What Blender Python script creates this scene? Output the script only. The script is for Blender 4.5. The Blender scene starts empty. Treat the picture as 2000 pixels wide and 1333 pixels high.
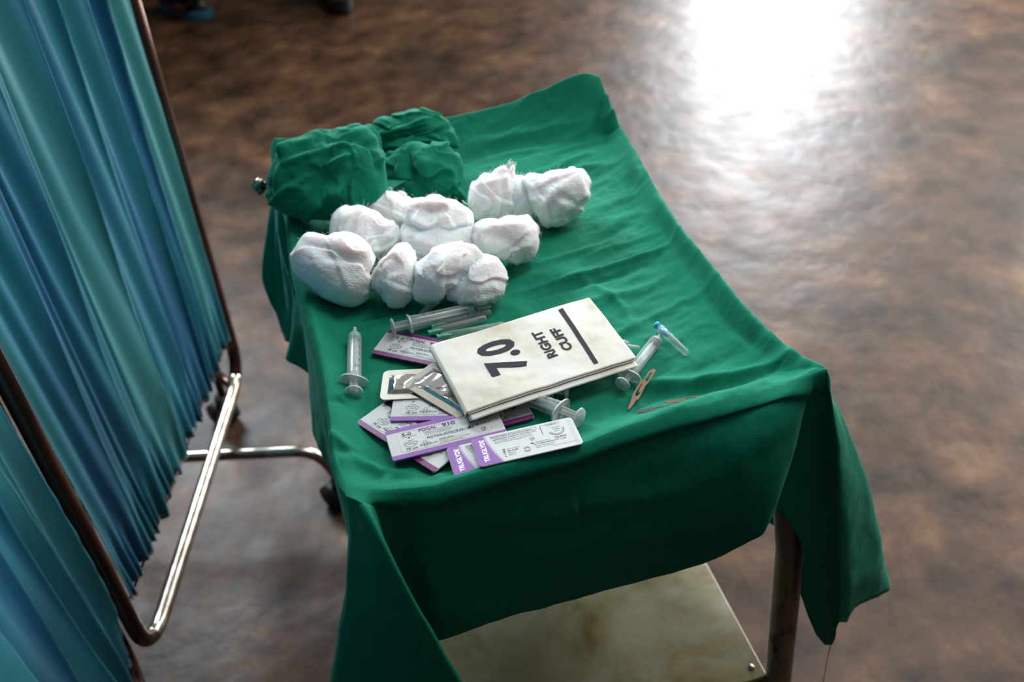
import bpy, bmesh, math, random
import numpy as np
from mathutils import Vector, Matrix

# ------------------------------------------------------------------ camera
scene = bpy.context.scene
COL = scene.collection
F_PX, CX, CY = 1944.0, 1000.0, 666.5
_down = np.array([1170 - CX, 2950 - CY, F_PX]); _down /= np.linalg.norm(_down)
UP = -_down
_y = np.array([290 - CX, -900 - CY, F_PX]); _y -= (_y @ UP) * UP; _y /= np.linalg.norm(_y)
AY = _y
AX = np.cross(AY, UP)
CAM = np.array([0.0135, -0.585, 1.44])
E_R = np.array([AX[0], AY[0], UP[0]])        # image right, in world axes
E_D = np.array([AX[1], AY[1], UP[1]])        # image down
E_F = np.array([AX[2], AY[2], UP[2]])        # forward

cam_data = bpy.data.cameras.new('camera')
cam = bpy.data.objects.new('camera', cam_data)
COL.objects.link(cam)
R = Matrix(((E_R[0], -E_D[0], -E_F[0]), (E_R[1], -E_D[1], -E_F[1]), (E_R[2], -E_D[2], -E_F[2])))
cam.matrix_world = Matrix.Translation(Vector(CAM)) @ R.to_4x4()
cam_data.sensor_fit = 'HORIZONTAL'
cam_data.sensor_width = 36.0
cam_data.lens = F_PX / 2000 * 36.0
cam_data.clip_start = 0.02
cam_data.dof.use_dof = True
cam_data.dof.focus_distance = 0.925
cam_data.dof.aperture_fstop = 4.6
scene.camera = cam

# ------------------------------------------------------------------ world, lights, exposure
world = bpy.data.worlds.new('world'); scene.world = world
world.use_nodes = True
wn, wl = world.node_tree.nodes, world.node_tree.links
wn.clear()
wo = wn.new('ShaderNodeOutputWorld'); wb = wn.new('ShaderNodeBackground')
tc = wn.new('ShaderNodeTexCoord'); sx = wn.new('ShaderNodeSeparateXYZ')
mr = wn.new('ShaderNodeMapRange'); mr.inputs['From Min'].default_value = -0.1; mr.inputs['From Max'].default_value = 1.0
ramp = wn.new('ShaderNodeValToRGB')
ramp.color_ramp.elements[0].color = (0.015, 0.018, 0.025, 1); ramp.color_ramp.elements[1].color = (0.90, 0.92, 0.95, 1)
dot = wn.new('ShaderNodeVectorMath'); dot.operation = 'DOT_PRODUCT'; dot.inputs[1].default_value = (0.25, 0.55, 0.80)
wl.new(tc.outputs['Generated'], dot.inputs[0]); wl.new(dot.outputs['Value'], mr.inputs['Value'])
wl.new(mr.outputs['Result'], ramp.inputs['Fac']); wl.new(ramp.outputs['Color'], wb.inputs['Color'])
wb.inputs['Strength'].default_value = 0.36
wl.new(wb.outputs['Background'], wo.inputs['Surface'])


def area(name, loc, rot, sx_, sy_, power, color):
    d = bpy.data.lights.new(name, 'AREA'); d.shape = 'RECTANGLE'; d.size = sx_; d.size_y = sy_
    d.energy = power; d.color = color
    o = bpy.data.objects.new(name, d); COL.objects.link(o); o.location = loc; o.rotation_euler = rot
    return o


# daylight of the back window (built further down) and of side windows not built
area('window_light', (3.15, 5.0, 1.60), (math.radians(-90), 0, 0), 0.90, 2.2, 235, (0.90, 0.95, 1.0))
area('right_window_light', (5.0, 3.0, 2.6), (0, math.radians(62), 0), 1.6, 2.6, 150, (1.0, 0.97, 0.93))
lw_ = area('left_window_light', (-0.75, 3.7, 2.7), (0, 0, 0), 1.3, 1.0, 30, (0.74, 0.89, 1.0))
lw_.rotation_euler = Vector((0.85, -3.35, -1.9)).to_track_quat('-Z', 'Y').to_euler(); lw_.data.spread = math.radians(75)
area('overhead_fill_light', (1.7, 0.9, 3.3), (math.radians(-8), math.radians(24), 0), 1.6, 1.2, 48, (0.95, 0.98, 1.0))  # added overhead lamp to shade the table top; no roof opening there

scene.view_settings.view_transform = 'Standard'
scene.view_settings.look = 'None'
scene.view_settings.gamma = 1.0
scene.view_settings.use_curve_mapping = False
scene.view_settings.exposure = 0.48


# ------------------------------------------------------------------ measuring helpers
def ray(p):
    r = E_R * (p[0] - CX) + E_D * (p[1] - CY) + E_F * F_PX
    return r / np.linalg.norm(r)


def PZ(p, z):
    r = ray(p); return CAM + r * (z - CAM[2]) / r[2]


def PY(p, y):
    r = ray(p); return CAM + r * (y - CAM[1]) / r[1]


def PXX(p, x):
    r = ray(p); return CAM + r * (x - CAM[0]) / r[0]


def cr(xs, ys, n):          # smooth interpolation of keyed values at parameters n
    xs = np.asarray(xs, float); ys = np.asarray(ys, float)
    m = np.zeros_like(ys)
    dx = np.diff(xs)
    if ys.ndim > 1:
        d = np.diff(ys, axis=0) / dx[:, None]
    else:
        d = np.diff(ys) / dx
    m[1:-1] = (d[1:] + d[:-1]) / 2; m[0] = d[0]; m[-1] = d[-1]
    n = np.clip(n, xs[0], xs[-1])
    i = np.clip(np.searchsorted(xs, n, side='right') - 1, 0, len(xs) - 2)
    h = dx[i]; t = (n - xs[i]) / h
    if ys.ndim > 1:
        h = h[:, None]; t = t[:, None]
    return ((2 * t**3 - 3 * t**2 + 1) * ys[i] + (t**3 - 2 * t**2 + t) * h * m[i]
            + (-2 * t**3 + 3 * t**2) * ys[i + 1] + (t**3 - t**2) * h * m[i + 1])


def vnoise(P, seed=0):      # smooth value noise in -1..1, P (n,3)
    P = np.asarray(P, float)
    i = np.floor(P).astype(np.int64); f = P - i; f = f * f * (3 - 2 * f)

    def h(a, b, c):
        n = (a * 73856093) ^ (b * 19349663) ^ (c * 83492791) ^ (seed * 2654435761 & 0x7fffffff)
        n = (n ^ (n >> 13)) * 1274126177 & 0x7fffffff
        n = (n ^ (n >> 16)) & 0xffff
        return n / 32767.5 - 1
    x, y, z = i[:, 0], i[:, 1], i[:, 2]
    fx, fy, fz = f[:, 0], f[:, 1], f[:, 2]
    r = 0
    for a in (0, 1):
        for b in (0, 1):
            for c in (0, 1):
                r = r + h(x + a, y + b, z + c) * (fx if a else 1 - fx) * (fy if b else 1 - fy) * (fz if c else 1 - fz)
    return r


def fbm(P, seed=0, oct=3):
    r = 0; a = 1.0; s = 0
    for k in range(oct):
        r = r + a * vnoise(np.asarray(P) * 2**k + 17.3 * k, seed + k); s += a; a *= 0.5
    return r / s


def ridged(P, seed=0, oct=3):
    r = 0; a = 1.0; s = 0
    for k in range(oct):
        r = r + a * (1 - 2 * np.abs(vnoise(np.asarray(P) * 2**k + 9.1 * k, seed + k))); s += a; a *= 0.5
    return r / s


# ------------------------------------------------------------------ materials
MATS = {}


def mat(name, color, rough=0.5, metal=0.0, **kw):
    if name in MATS: return MATS[name]
    m = bpy.data.materials.new(name); m.use_nodes = True
    b = m.node_tree.nodes['Principled BSDF']
    b.inputs['Base Color'].default_value = (*color, 1)
    b.inputs['Roughness'].default_value = rough
    b.inputs['Metallic'].default_value = metal
    for k, v in kw.items():
        b.inputs[k.replace('_', ' ')].default_value = v
    MATS[name] = m
    return m


def nodes(m): return m.node_tree.nodes, m.node_tree.links, m.node_tree.nodes['Principled BSDF']


def add_bump(m, scale, strength, dist=0.001, detail=4, stretch=None, tex='noise'):
    n, l, b = nodes(m)
    t = n.new('ShaderNodeTexCoord'); mp = n.new('ShaderNodeMapping')
    if stretch: mp.inputs['Scale'].default_value = stretch
    nz = n.new('ShaderNodeTexNoise'); nz.inputs['Scale'].default_value = scale; nz.inputs['Detail'].default_value = detail
    bp = n.new('ShaderNodeBump'); bp.inputs['Strength'].default_value = strength; bp.inputs['Distance'].default_value = dist
    l.new(t.outputs['Object'], mp.inputs['Vector']); l.new(mp.outputs['Vector'], nz.inputs['Vector'])
    l.new(nz.outputs['Fac'], bp.inputs['Height'])
    if b.inputs['Normal'].is_linked:
        l.new(b.inputs['Normal'].links[0].from_socket, bp.inputs['Normal'])
    l.new(bp.outputs['Normal'], b.inputs['Normal'])
    return nz


def color_noise(m, scale, stops, detail=5, stretch=None, rough=0.6, distortion=0.0):
    n, l, b = nodes(m)
    t = n.new('ShaderNodeTexCoord'); mp = n.new('ShaderNodeMapping')
    if stretch: mp.inputs['Scale'].default_value = stretch
    nz = n.new('ShaderNodeTexNoise'); nz.inputs['Scale'].default_value = scale; nz.inputs['Detail'].default_value = detail
    nz.inputs['Roughness'].default_value = rough; nz.inputs['Distortion'].default_value = distortion
    r = n.new('ShaderNodeValToRGB')
    while len(r.color_ramp.elements) < len(stops): r.color_ramp.elements.new(0.5)
    for e, (p, c) in zip(r.color_ramp.elements, stops):
        e.position = p; e.color = (*c, 1)
    l.new(t.outputs['Object'], mp.inputs['Vector']); l.new(mp.outputs['Vector'], nz.inputs['Vector'])
    l.new(nz.outputs['Fac'], r.inputs['Fac']); l.new(r.outputs['Color'], b.inputs['Base Color'])
    return r


M_green = mat('green_cotton', (0.004, 0.165, 0.092), 0.82, Sheen_Weight=0.16, Sheen_Roughness=0.35, Specular_IOR_Level=0.15)
M_green.node_tree.nodes['Principled BSDF'].inputs['Sheen Tint'].default_value = (0.35, 1.0, 0.78, 1)
color_noise(M_green, 9, [(0.3, (0.0015, 0.138, 0.074)), (0.7, (0.002, 0.170, 0.098))], detail=8, rough=0.7)
add_bump(M_green, 1400, 0.25, 0.0006, 2)
add_bump(M_green, 60, 0.35, 0.003, 5)

M_teal = mat('teal_curtain_cloth', (0.02, 0.20, 0.27), 0.55, Sheen_Weight=0.25, Sheen_Roughness=0.35, Specular_IOR_Level=0.3)
M_teal.node_tree.nodes['Principled BSDF'].inputs['Sheen Tint'].default_value = (0.55, 0.9, 1.0, 1)
color_noise(M_teal, 2.2, [(0.36, (0.005, 0.080, 0.165)), (0.50, (0.008, 0.125, 0.170)), (0.68, (0.028, 0.165, 0.170))], stretch=(1, 5, 0.35), detail=3)
add_bump(M_teal, 900, 0.15, 0.0006, 2)

M_gauze = mat('white_cotton_gauze', (0.93, 0.925, 0.91), 0.95, Sheen_Weight=0.3, Specular_IOR_Level=0.1,
              Subsurface_Weight=0.7, Subsurface_Scale=0.010)
n, l, b = nodes(M_gauze)
t_ = n.new('ShaderNodeTexCoord')
vx = n.new('ShaderNodeTexWave'); vx.inputs['Scale'].default_value = 260; vx.inputs['Distortion'].default_value = 3.0; vx.inputs['Detail'].default_value = 2; vx.inputs['Detail Scale'].default_value = 0.6
vy = n.new('ShaderNodeTexWave'); vy.bands_direction = 'Y'; vy.inputs['Scale'].default_value = 260; vy.inputs['Distortion'].default_value = 3.0; vy.inputs['Detail'].default_value = 2; vy.inputs['Detail Scale'].default_value = 0.6
l.new(t_.outputs['Object'], vx.inputs['Vector']); l.new(t_.outputs['Object'], vy.inputs['Vector'])
ad = n.new('ShaderNodeMath'); ad.operation = 'ADD'; l.new(vx.outputs['Fac'], ad.inputs[0]); l.new(vy.outputs['Fac'], ad.inputs[1])
bp = n.new('ShaderNodeBump'); bp.inputs['Strength'].default_value = 0.45; bp.inputs['Distance'].default_value = 0.0007
l.new(ad.outputs[0], bp.inputs['Height']); l.new(bp.outputs['Normal'], b.inputs['Normal'])
add_bump(M_gauze, 420, 0.5, 0.0008, 5)

M_chrome = mat('worn_chrome', (0.55, 0.50, 0.45), 0.24, 1.0)
color_noise(M_chrome, 30, [(0.35, (0.22, 0.18, 0.14)), (0.6, (0.46, 0.42, 0.37))], detail=6)
M_bronze = mat('dark_bronze_tube', (0.10, 0.05, 0.04), 0.22, 0.85)
M_rubber = mat('black_rubber', (0.008, 0.008, 0.009), 0.6)
M_legpaint = mat('chipped_grey_leg_paint', (0.11, 0.10, 0.085), 0.42, 0.55)
color_noise(M_legpaint, 26, [(0.36, (0.020, 0.013, 0.009)), (0.43, (0.16, 0.15, 0.13)), (0.7, (0.27, 0.26, 0.23))], detail=8, stretch=(1, 1, 0.45), rough=0.7)
M_steel = mat('brushed_steel', (0.55, 0.54, 0.52), 0.3, 1.0)
M_shelf = mat('stained_cream_shelf', (0.45, 0.43, 0.30), 0.28, 0.0, Specular_IOR_Level=0.6)
color_noise(M_shelf, 7, [(0.28, (0.12, 0.09, 0.025)), (0.42, (0.24, 0.21, 0.11)), (0.55, (0.31, 0.285, 0.185)), (0.75, (0.40, 0.375, 0.28))], detail=7, rough=0.65, distortion=1.2)


def plastic(name, color, alpha, rough=0.12):
    if name in MATS: return MATS[name]
    m = bpy.data.materials.new(name); m.use_nodes = True
    n, l = m.node_tree.nodes, m.node_tree.links
    b = n['Principled BSDF']; o = n['Material Output']
    b.inputs['Base Color'].default_value = (*color, 1); b.inputs['Roughness'].default_value = rough
    b.inputs['Specular IOR Level'].default_value = 0.9
    tr = n.new('ShaderNodeBsdfTransparent'); mx = n.new('ShaderNodeMixShader')
    lw = n.new('ShaderNodeLayerWeight'); lw.inputs['Blend'].default_value = 0.35
    mr_ = n.new('ShaderNodeMapRange'); mr_.inputs['To Min'].default_value = alpha; mr_.inputs['To Max'].default_value = min(1, alpha + 0.45)
    tr.inputs['Color'].default_value = (0.97, 0.99, 0.98, 1)
    l.new(lw.outputs['Facing'], mr_.inputs['Value']); l.new(mr_.outputs['Result'], mx.inputs['Fac'])
    l.new(tr.outputs[0], mx.inputs[1]); l.new(b.outputs[0], mx.inputs[2]); l.new(mx.outputs[0], o.inputs['Surface'])
    MATS[name] = m
    return m


M_clear = plastic('clear_plastic', (0.62, 0.66, 0.65), 0.14)
M_frost = plastic('frosted_plastic', (0.66, 0.70, 0.68), 0.34, 0.25)
M_cyan = plastic('cyan_stopper', (0.02, 0.42, 0.40), 0.92, 0.3)
M_greenhub = plastic('green_hub', (0.02, 0.42, 0.26), 0.75, 0.25)
M_bluehub = plastic('light_blue_hub', (0.05, 0.50, 0.80), 0.85, 0.2)
M_blacks = mat('black_stopper', (0.02, 0.02, 0.022), 0.35)
M_ink = mat('black_ink', (0.015, 0.015, 0.018), 0.55)
M_wrapink = mat('dark_grey_ink', (0.030, 0.030, 0.034), 0.8, Specular_IOR_Level=0.15)
M_purpleink = mat('purple_ink', (0.10, 0.012, 0.14), 0.5)
M_whiteink = mat('white_ink', (0.82, 0.80, 0.84), 0.5)
M_redink = mat('red_ink', (0.45, 0.02, 0.02), 0.5)
M_label = mat('white_foil_paper', (0.50, 0.50, 0.485), 0.5, 0.0, Specular_IOR_Level=0.3)
add_bump(M_label, 120, 0.12, 0.0006, 3)
M_purple = mat('violet_band_print', (0.20, 0.070, 0.29), 0.42)
M_darkpurple = mat('plum_band_print', (0.14, 0.012, 0.11), 0.4)
M_foil = mat('silver_foil', (0.62, 0.60, 0.55), 0.15, 1.0)
add_bump(M_foil, 24, 0.9, 0.006, 1)
M_foilrim = mat('champagne_foil_rim', (0.40, 0.36, 0.29), 0.36, 0.9)
add_bump(M_foilrim, 70, 0.2, 0.001, 2)
M_paper = mat('cream_wrap_paper', (0.72, 0.69, 0.61), 0.85, Specular_IOR_Level=0.15)
color_noise(M_paper, 16, [(0.32, (0.50, 0.44, 0.33)), (0.46, (0.60, 0.565, 0.485)), (0.6, (0.64, 0.62, 0.56))], detail=4)
add_bump(M_paper, 35, 0.30, 0.003, 4)
M_blade = mat('coppery_blade_steel', (0.22, 0.145, 0.10), 0.34, 1.0)
M_bladedark = mat('grey_blade_steel', (0.16, 0.15, 0.155), 0.28, 1.0)
M_needle = mat('needle_steel', (0.32, 0.33, 0.33), 0.55, 0.2)
M_thread = mat('thread', (0.05, 0.10, 0.10), 0.8)
M_wthread = mat('white_thread', (0.8, 0.8, 0.78), 0.8)

M_floor = mat('stained_concrete_floor', (0.12, 0.08, 0.055), 0.3, Specular_IOR_Level=0.22)
n, l, b = nodes(M_floor)
t_ = n.new('ShaderNodeTexCoord')
n1 = n.new('ShaderNodeTexNoise'); n1.inputs['Scale'].default_value = 7.5; n1.inputs['Detail'].default_value = 8; n1.inputs['Roughness'].default_value = 0.66; n1.inputs['Distortion'].default_value = 0.15
r1 = n.new('ShaderNodeValToRGB')
els = r1.color_ramp.elements
els[0].position = 0.34; els[0].color = (0.022, 0.011, 0.005, 1)
els[1].position = 0.68; els[1].color = (0.165, 0.090, 0.044, 1)
e = els.new(0.44); e.color = (0.055, 0.029, 0.015, 1)
e = els.new(0.56); e.color = (0.095, 0.050, 0.026, 1)
n2 = n.new('ShaderNodeTexNoise'); n2.inputs['Scale'].default_value = 3.0; n2.inputs['Detail'].default_value = 5
r2 = n.new('ShaderNodeValToRGB')
r2.color_ramp.elements[0].position = 0.36; r2.color_ramp.elements[0].color = (0.60, 0.60, 0.58, 1)
r2.color_ramp.elements[1].position = 0.66; r2.color_ramp.elements[1].color = (1.08, 0.98, 0.92, 1)
mx = n.new('ShaderNodeMixRGB'); mx.blend_type = 'MULTIPLY'; mx.inputs['Fac'].default_value = 1
l.new(t_.outputs['Object'], n1.inputs['Vector']); l.new(t_.outputs['Object'], n2.inputs['Vector'])
l.new(n1.outputs['Fac'], r1.inputs['Fac']); l.new(n2.outputs['Fac'], r2.inputs['Fac'])
l.new(r1.outputs['Color'], mx.inputs['Color1']); l.new(r2.outputs['Color'], mx.inputs['Color2'])
l.new(mx.outputs['Color'], b.inputs['Base Color'])
n3 = n.new('ShaderNodeTexNoise'); n3.inputs['Scale'].default_value = 9; n3.inputs['Detail'].default_value = 6
mr3 = n.new('ShaderNodeMapRange'); mr3.inputs['To Min'].default_value = 0.30; mr3.inputs['To Max'].default_value = 0.56
l.new(t_.outputs['Object'], n3.inputs['Vector']); l.new(n3.outputs['Fac'], mr3.inputs['Value']); l.new(mr3.outputs['Result'], b.inputs['Roughness'])
bp = n.new('ShaderNodeBump'); bp.inputs['Strength'].default_value = 0.45; bp.inputs['Distance'].default_value = 0.010
l.new(n3.outputs['Fac'], bp.inputs['Height']); l.new(bp.outputs['Normal'], b.inputs['Normal'])
M_wall = mat('wall_paint', (0.20, 0.17, 0.12), 0.7)
add_bump(M_wall, 40, 0.1)
M_frame = mat('window_frame_paint', (0.5, 0.5, 0.48), 0.5)


# ------------------------------------------------------------------ object helpers
def obj(name, verts, faces, material, parent=None, smooth=True):
    me = bpy.data.meshes.new(name)
    me.from_pydata([tuple(v) for v in verts], [], [tuple(f) for f in faces])
    me.update()
    if smooth: me.polygons.foreach_set('use_smooth', [True] * len(me.polygons))
    if material is not None: me.materials.append(material)
    o = bpy.data.objects.new(name, me); COL.objects.link(o)
    if parent is not None: o.parent = parent
    return o


def tag(o, label, cat, group=None):
    o['label'] = label; o['category'] = cat
    if group: o['group'] = group
    return o


def thing(name, label, cat, loc=(0, 0, 0), group=None, mw=None):
    o = bpy.data.objects.new(name, None); o.empty_display_size = 0.03; COL.objects.link(o)
    if mw is not None: o.matrix_world = mw
    else: o.location = loc
    return tag(o, label, cat, group)


class MB:
    def __init__(self): self.v = []; self.f = []

    def add(self, v, f):
        k = len(self.v); self.v += [tuple(p) for p in v]; self.f += [tuple(i + k for i in q) for q in f]; return self

    def box(self, a, b):
        x0, y0, z0 = a; x1, y1, z1 = b
        v = [(x0, y0, z0), (x1, y0, z0), (x1, y1, z0), (x0, y1, z0), (x0, y0, z1), (x1, y0, z1), (x1, y1, z1), (x0, y1, z1)]
        return self.add(v, [(0, 3, 2, 1), (4, 5, 6, 7), (0, 1, 5, 4), (1, 2, 6, 5), (2, 3, 7, 6), (3, 0, 4, 7)])

    def lathe(self, prof, n=28, squash=None):      # profile (x, r) about the X axis
        v, f = [], []
        for x, r in prof:
            for k in range(n):
                a = 2 * math.pi * k / n
                v.append((x, r * math.cos(a), r * math.sin(a)))
        for i in range(len(prof) - 1):
            for k in range(n):
                f.append((i * n + k, i * n + (k + 1) % n, (i + 1) * n + (k + 1) % n, (i + 1) * n + k))
        return self.add(v, f)

    def tube(self, pts, r, n=14, cap=True):
        pts = [np.array(p, float) for p in pts]; m = len(pts)
        rr = r if hasattr(r, '__len__') else [r] * m
        t0 = pts[1] - pts[0]; t0 /= np.linalg.norm(t0)
        a = np.cross(t0, [0, 0, 1.0])
        if np.linalg.norm(a) < 1e-3: a = np.cross(t0, [1.0, 0, 0])
        a /= np.linalg.norm(a)
        v, f = [], []
        for i in range(m):
            t = pts[min(i + 1, m - 1)] - pts[max(i - 1, 0)]; t /= np.linalg.norm(t)
            a = a - (a @ t) * t; a /= np.linalg.norm(a); b_ = np.cross(t, a)
            for k in range(n):
                th = 2 * math.pi * k / n
                v.append(pts[i] + rr[i] * (a * math.cos(th) + b_ * math.sin(th)))
        for i in range(m - 1):
            for k in range(n):
                f.append((i * n + k, i * n + (k + 1) % n, (i + 1) * n + (k + 1) % n, (i + 1) * n + k))
        if cap:
            f.append(tuple(range(n))[::-1]); f.append(tuple((m - 1) * n + k for k in range(n)))
        return self.add(v, f)

    def obj(self, name, m, parent=None, smooth=True):
        return obj(name, self.v, self.f, m, parent, smooth)


def bevel(o, w, seg=2):
    md = o.modifiers.new('bevel', 'BEVEL'); md.width = w; md.segments = seg; md.limit_method = 'ANGLE'
    return o


def bend_path(pts, r, n=8):      # polyline with rounded corners
    pts = [np.array(p, float) for p in pts]; out = [pts[0]]
    for i in range(1, len(pts) - 1):
        a = pts[i - 1] - pts[i]; b_ = pts[i + 1] - pts[i]
        la, lb = np.linalg.norm(a), np.linalg.norm(b_)
        d = min(r, la * 0.49, lb * 0.49)
        p0 = pts[i] + a / la * d; p2 = pts[i] + b_ / lb * d
        for k in range(n + 1):
            t = k / n; out.append((1 - t)**2 * p0 + 2 * t * (1 - t) * pts[i] + t * t * p2)
    out.append(pts[-1])
    return out


def grid_faces(nu, nv, wrap=False):
    f = []
    for i in range(nu - 1):
        for j in range(nv if wrap else nv - 1):
            j2 = (j + 1) % nv
            f.append((i * nv + j, (i + 1) * nv + j, (i + 1) * nv + j2, i * nv + j2))
    return f


def curve_mesh(cu):       # evaluated triangles of a curve or text datablock
    o = bpy.data.objects.new('tmp_curve', cu); COL.objects.link(o)
    dg = bpy.context.evaluated_depsgraph_get(); dg.update()
    ev = o.evaluated_get(dg); me = ev.to_mesh()
    v = [tuple(q.co) for q in me.vertices]; f = [tuple(p.vertices) for p in me.polygons]
    ev.to_mesh_clear(); bpy.data.objects.remove(o); bpy.data.curves.remove(cu)
    return v, f


_tcache = {}


def text_geo(s, size, bold=0.0, align='LEFT', italic=0.0, sxx=1.0):
    key = (s, round(bold, 5), align, italic)
    if key not in _tcache:
        cu = bpy.data.curves.new('t', 'FONT'); cu.body = s; cu.size = 1.0
        cu.align_x = align; cu.fill_mode = 'FRONT'; cu.resolution_u = 3; cu.offset = bold; cu.shear = italic
        _tcache[key] = curve_mesh(cu)
    v, f = _tcache[key]
    return [(p[0] * size * sxx, p[1] * size, 0) for p in v], f


def poly_with_holes(outer, holes, th):
    cu = bpy.data.curves.new('c', 'CURVE'); cu.dimensions = '2D'; cu.fill_mode = 'BOTH'; cu.extrude = th / 2
    for pts in [outer] + holes:
        sp = cu.splines.new('POLY'); sp.points.add(len(pts) - 1)
        for q, p in zip(sp.points, pts): q.co = (p[0], p[1], 0, 1)
        sp.use_cyclic_u = True
    return curve_mesh(cu)


def frame_mw(O, ax, ay):       # matrix with x along ax, y near ay
    x = np.array(ax, float); x /= np.linalg.norm(x)
    y = np.array(ay, float); y -= (y @ x) * x; y /= np.linalg.norm(y)
    z = np.cross(x, y)
    return Matrix(((x[0], y[0], z[0], O[0]), (x[1], y[1], z[1], O[1]), (x[2], y[2], z[2], O[2]), (0, 0, 0, 1)))


# ------------------------------------------------------------------ the setting
fl = MB().add([(-7, -4, 0), (8, -4, 0), (8, 7, 0), (-7, 7, 0)], [(0, 1, 2, 3)]).obj('floor', M_floor)
fl['kind'] = 'structure'
wb_ = MB()
Z1, Z2, X1, X2, YB = 0.45, 2.75, 2.62, 3.68, 4.9
wb_.box((-7, 3.95, 0), (1.35, 4.15, 3.0)); wb_.box((1.35, 3.95, 0), (1.55, YB + 0.2, 3.0)); wb_.box((1.55, YB, 0), (X1, YB + 0.2, 3.0)); wb_.box((X2, YB, 0), (8, YB + 0.2, 3.0))  # left stretch and return are unseen additions shading the floor from the window
wb_.box((X1, YB, 0), (X2, YB + 0.2, Z1)); wb_.box((X1, YB, Z2), (X2, YB + 0.2, 3.0))
w = wb_.obj('wall_back_with_blocker', M_wall, smooth=False); w['kind'] = 'structure'
fr = MB()
fr.box((X1, YB - 0.02, Z1), (X1 + 0.05, YB + 0.05, Z2)); fr.box((X2 - 0.05, YB - 0.02, Z1), (X2, YB + 0.05, Z2))
fr.box((X1 + 0.05, YB - 0.02, Z1), (X2 - 0.05, YB + 0.05, Z1 + 0.05)); fr.box((X1 + 0.05, YB - 0.02, Z2 - 0.05), (X2 - 0.05, YB + 0.05, Z2))
fr = fr.obj('window_1', M_frame, smooth=False); fr['kind'] = 'structure'

# ------------------------------------------------------------------ trolley
LEGR = 0.0155
tr = thing('instrument_trolley', 'old metal instrument trolley with chipped grey legs, under the green drape', 'trolley', (0.21, 0.3, 0))


def rel(o, root):      # keep world coordinates in the mesh, child of a moved empty
    o.matrix_parent_inverse = Matrix.Translation(-Vector(root.location)); return o


m = MB(); m.box((0.010, 0.012, 0.762), (0.406, 0.545, 0.768))
m.box((0.010, 0.012, 0.768), (0.014, 0.545, 0.777)); m.box((0.402, 0.012, 0.768), (0.406, 0.545, 0.777)); m.box((0.014, 0.012, 0.768), (0.402, 0.016, 0.777))
rel(bevel(m.obj('tray', M_steel, tr, False), 0.002), tr)
m = MB()
m.add([(0.006, 0.545, 0.764), (0.415, 0.545, 0.764), (0.415, 0.592, 0.800), (0.006, 0.592, 0.800), (0.006, 0.545, 0.758), (0.415, 0.545, 0.758), (0.415, 0.590, 0.798), (0.006, 0.590, 0.798)],
      [(0, 1, 2, 3), (7, 6, 5, 4), (0, 4, 5, 1), (1, 5, 6, 2), (2, 6, 7, 3), (3, 7, 4, 0)])
rel(m.obj('back_rail', M_steel, tr, False), tr)
legs = [((0.414, 0.012, 0.76), (0.4420, -0.004, 0.55), (0.4560, -0.012, 0.30), (0.466, -0.018, 0.09)),
        ((0.022, 0.024, 0.76), (0.000, -0.008, 0.30), (-0.004, -0.010, 0.09)),
        ((0.415, 0.570, 0.757), (0.4375, 0.58, 0.30), (0.445, 0.582, 0.09)),
        ((0.012, 0.570, 0.757), (0.000, 0.58, 0.30), (-0.004, 0.582, 0.09))]
for L in legs:
    g = rel(MB().tube(L, LEGR, 24).obj('leg', M_legpaint, tr), tr)
    x, y = L[-1][0], L[-1][1]
    c_ = MB(); c_.tube([(x, y, 0.09), (x, y, 0.07)], 0.008); c_.tube([(x - 0.012, y, 0.032), (x + 0.012, y, 0.032)], 0.032, 24)
    c_.box((x - 0.018, y - 0.012, 0.03), (x - 0.014, y + 0.012, 0.072)); c_.box((x + 0.014, y - 0.012, 0.03), (x + 0.018, y + 0.012, 0.072)); c_.box((x - 0.018, y - 0.012, 0.068), (x + 0.018, y + 0.012, 0.072))
    rel(c_.obj('caster', M_rubber, tr), tr)
ZS = 0.30
m = MB(); m.box((0.004, -0.006, ZS - 0.004), (0.444, 0.575, ZS))
m.box((0.004, -0.006, ZS - 0.022), (0.007, 0.575, ZS - 0.004)); m.box((0.441, -0.006, ZS - 0.022), (0.444, 0.575, ZS - 0.004)); m.box((0.007, -0.006, ZS - 0.022), (0.441, -0.003, ZS - 0.004))
sh = rel(bevel(m.obj('lower_shelf', M_shelf, tr, False), 0.0015), tr)
q = PZ((1468, 1304), ZS)
rv = MB().add(*(lambda N: ([(q[0] + 0.0042 * math.cos(a) * s, q[1] + 0.0042 * math.sin(a) * s, ZS + 0.0024 * h) for s, h in ((1, 0), (0.8, 0.7), (0.4, 1), (0.01, 1.05)) for a in [2 * math.pi * k / 16 for k in range(16)]],
     [(i * 16 + k, i * 16 + (k + 1) % 16, (i + 1) * 16 + (k + 1) % 16, (i + 1) * 16 + k) for i in range(3) for k in range(16)]))(0)).obj('rivet', M_steel, sh)
m = MB(); m.tube([(0.436, -0.012, ZS - 0.012), (0.40, -0.012, ZS - 0.012)], 0.008)
rel(m.obj('shelf_bracket', M_chrome, tr), tr)
m = MB(); kq = PY((505, 362), 0.585)
m.tube([(0.006, 0.585, 0.775), (-0.02, 0.585, 0.772), kq + np.array([0.006, 0, 0])], 0.005)
rd = rel(m.obj('side_hook', M_bronze, tr), tr)
m = MB(); m.tube([kq + [0.006, 0, 0.006], kq + [-0.004, 0, 0.0], kq + [0.002, 0, -0.010]], 0.0065)
k_ = m.obj('hook_tip', M_chrome, rd)

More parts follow.
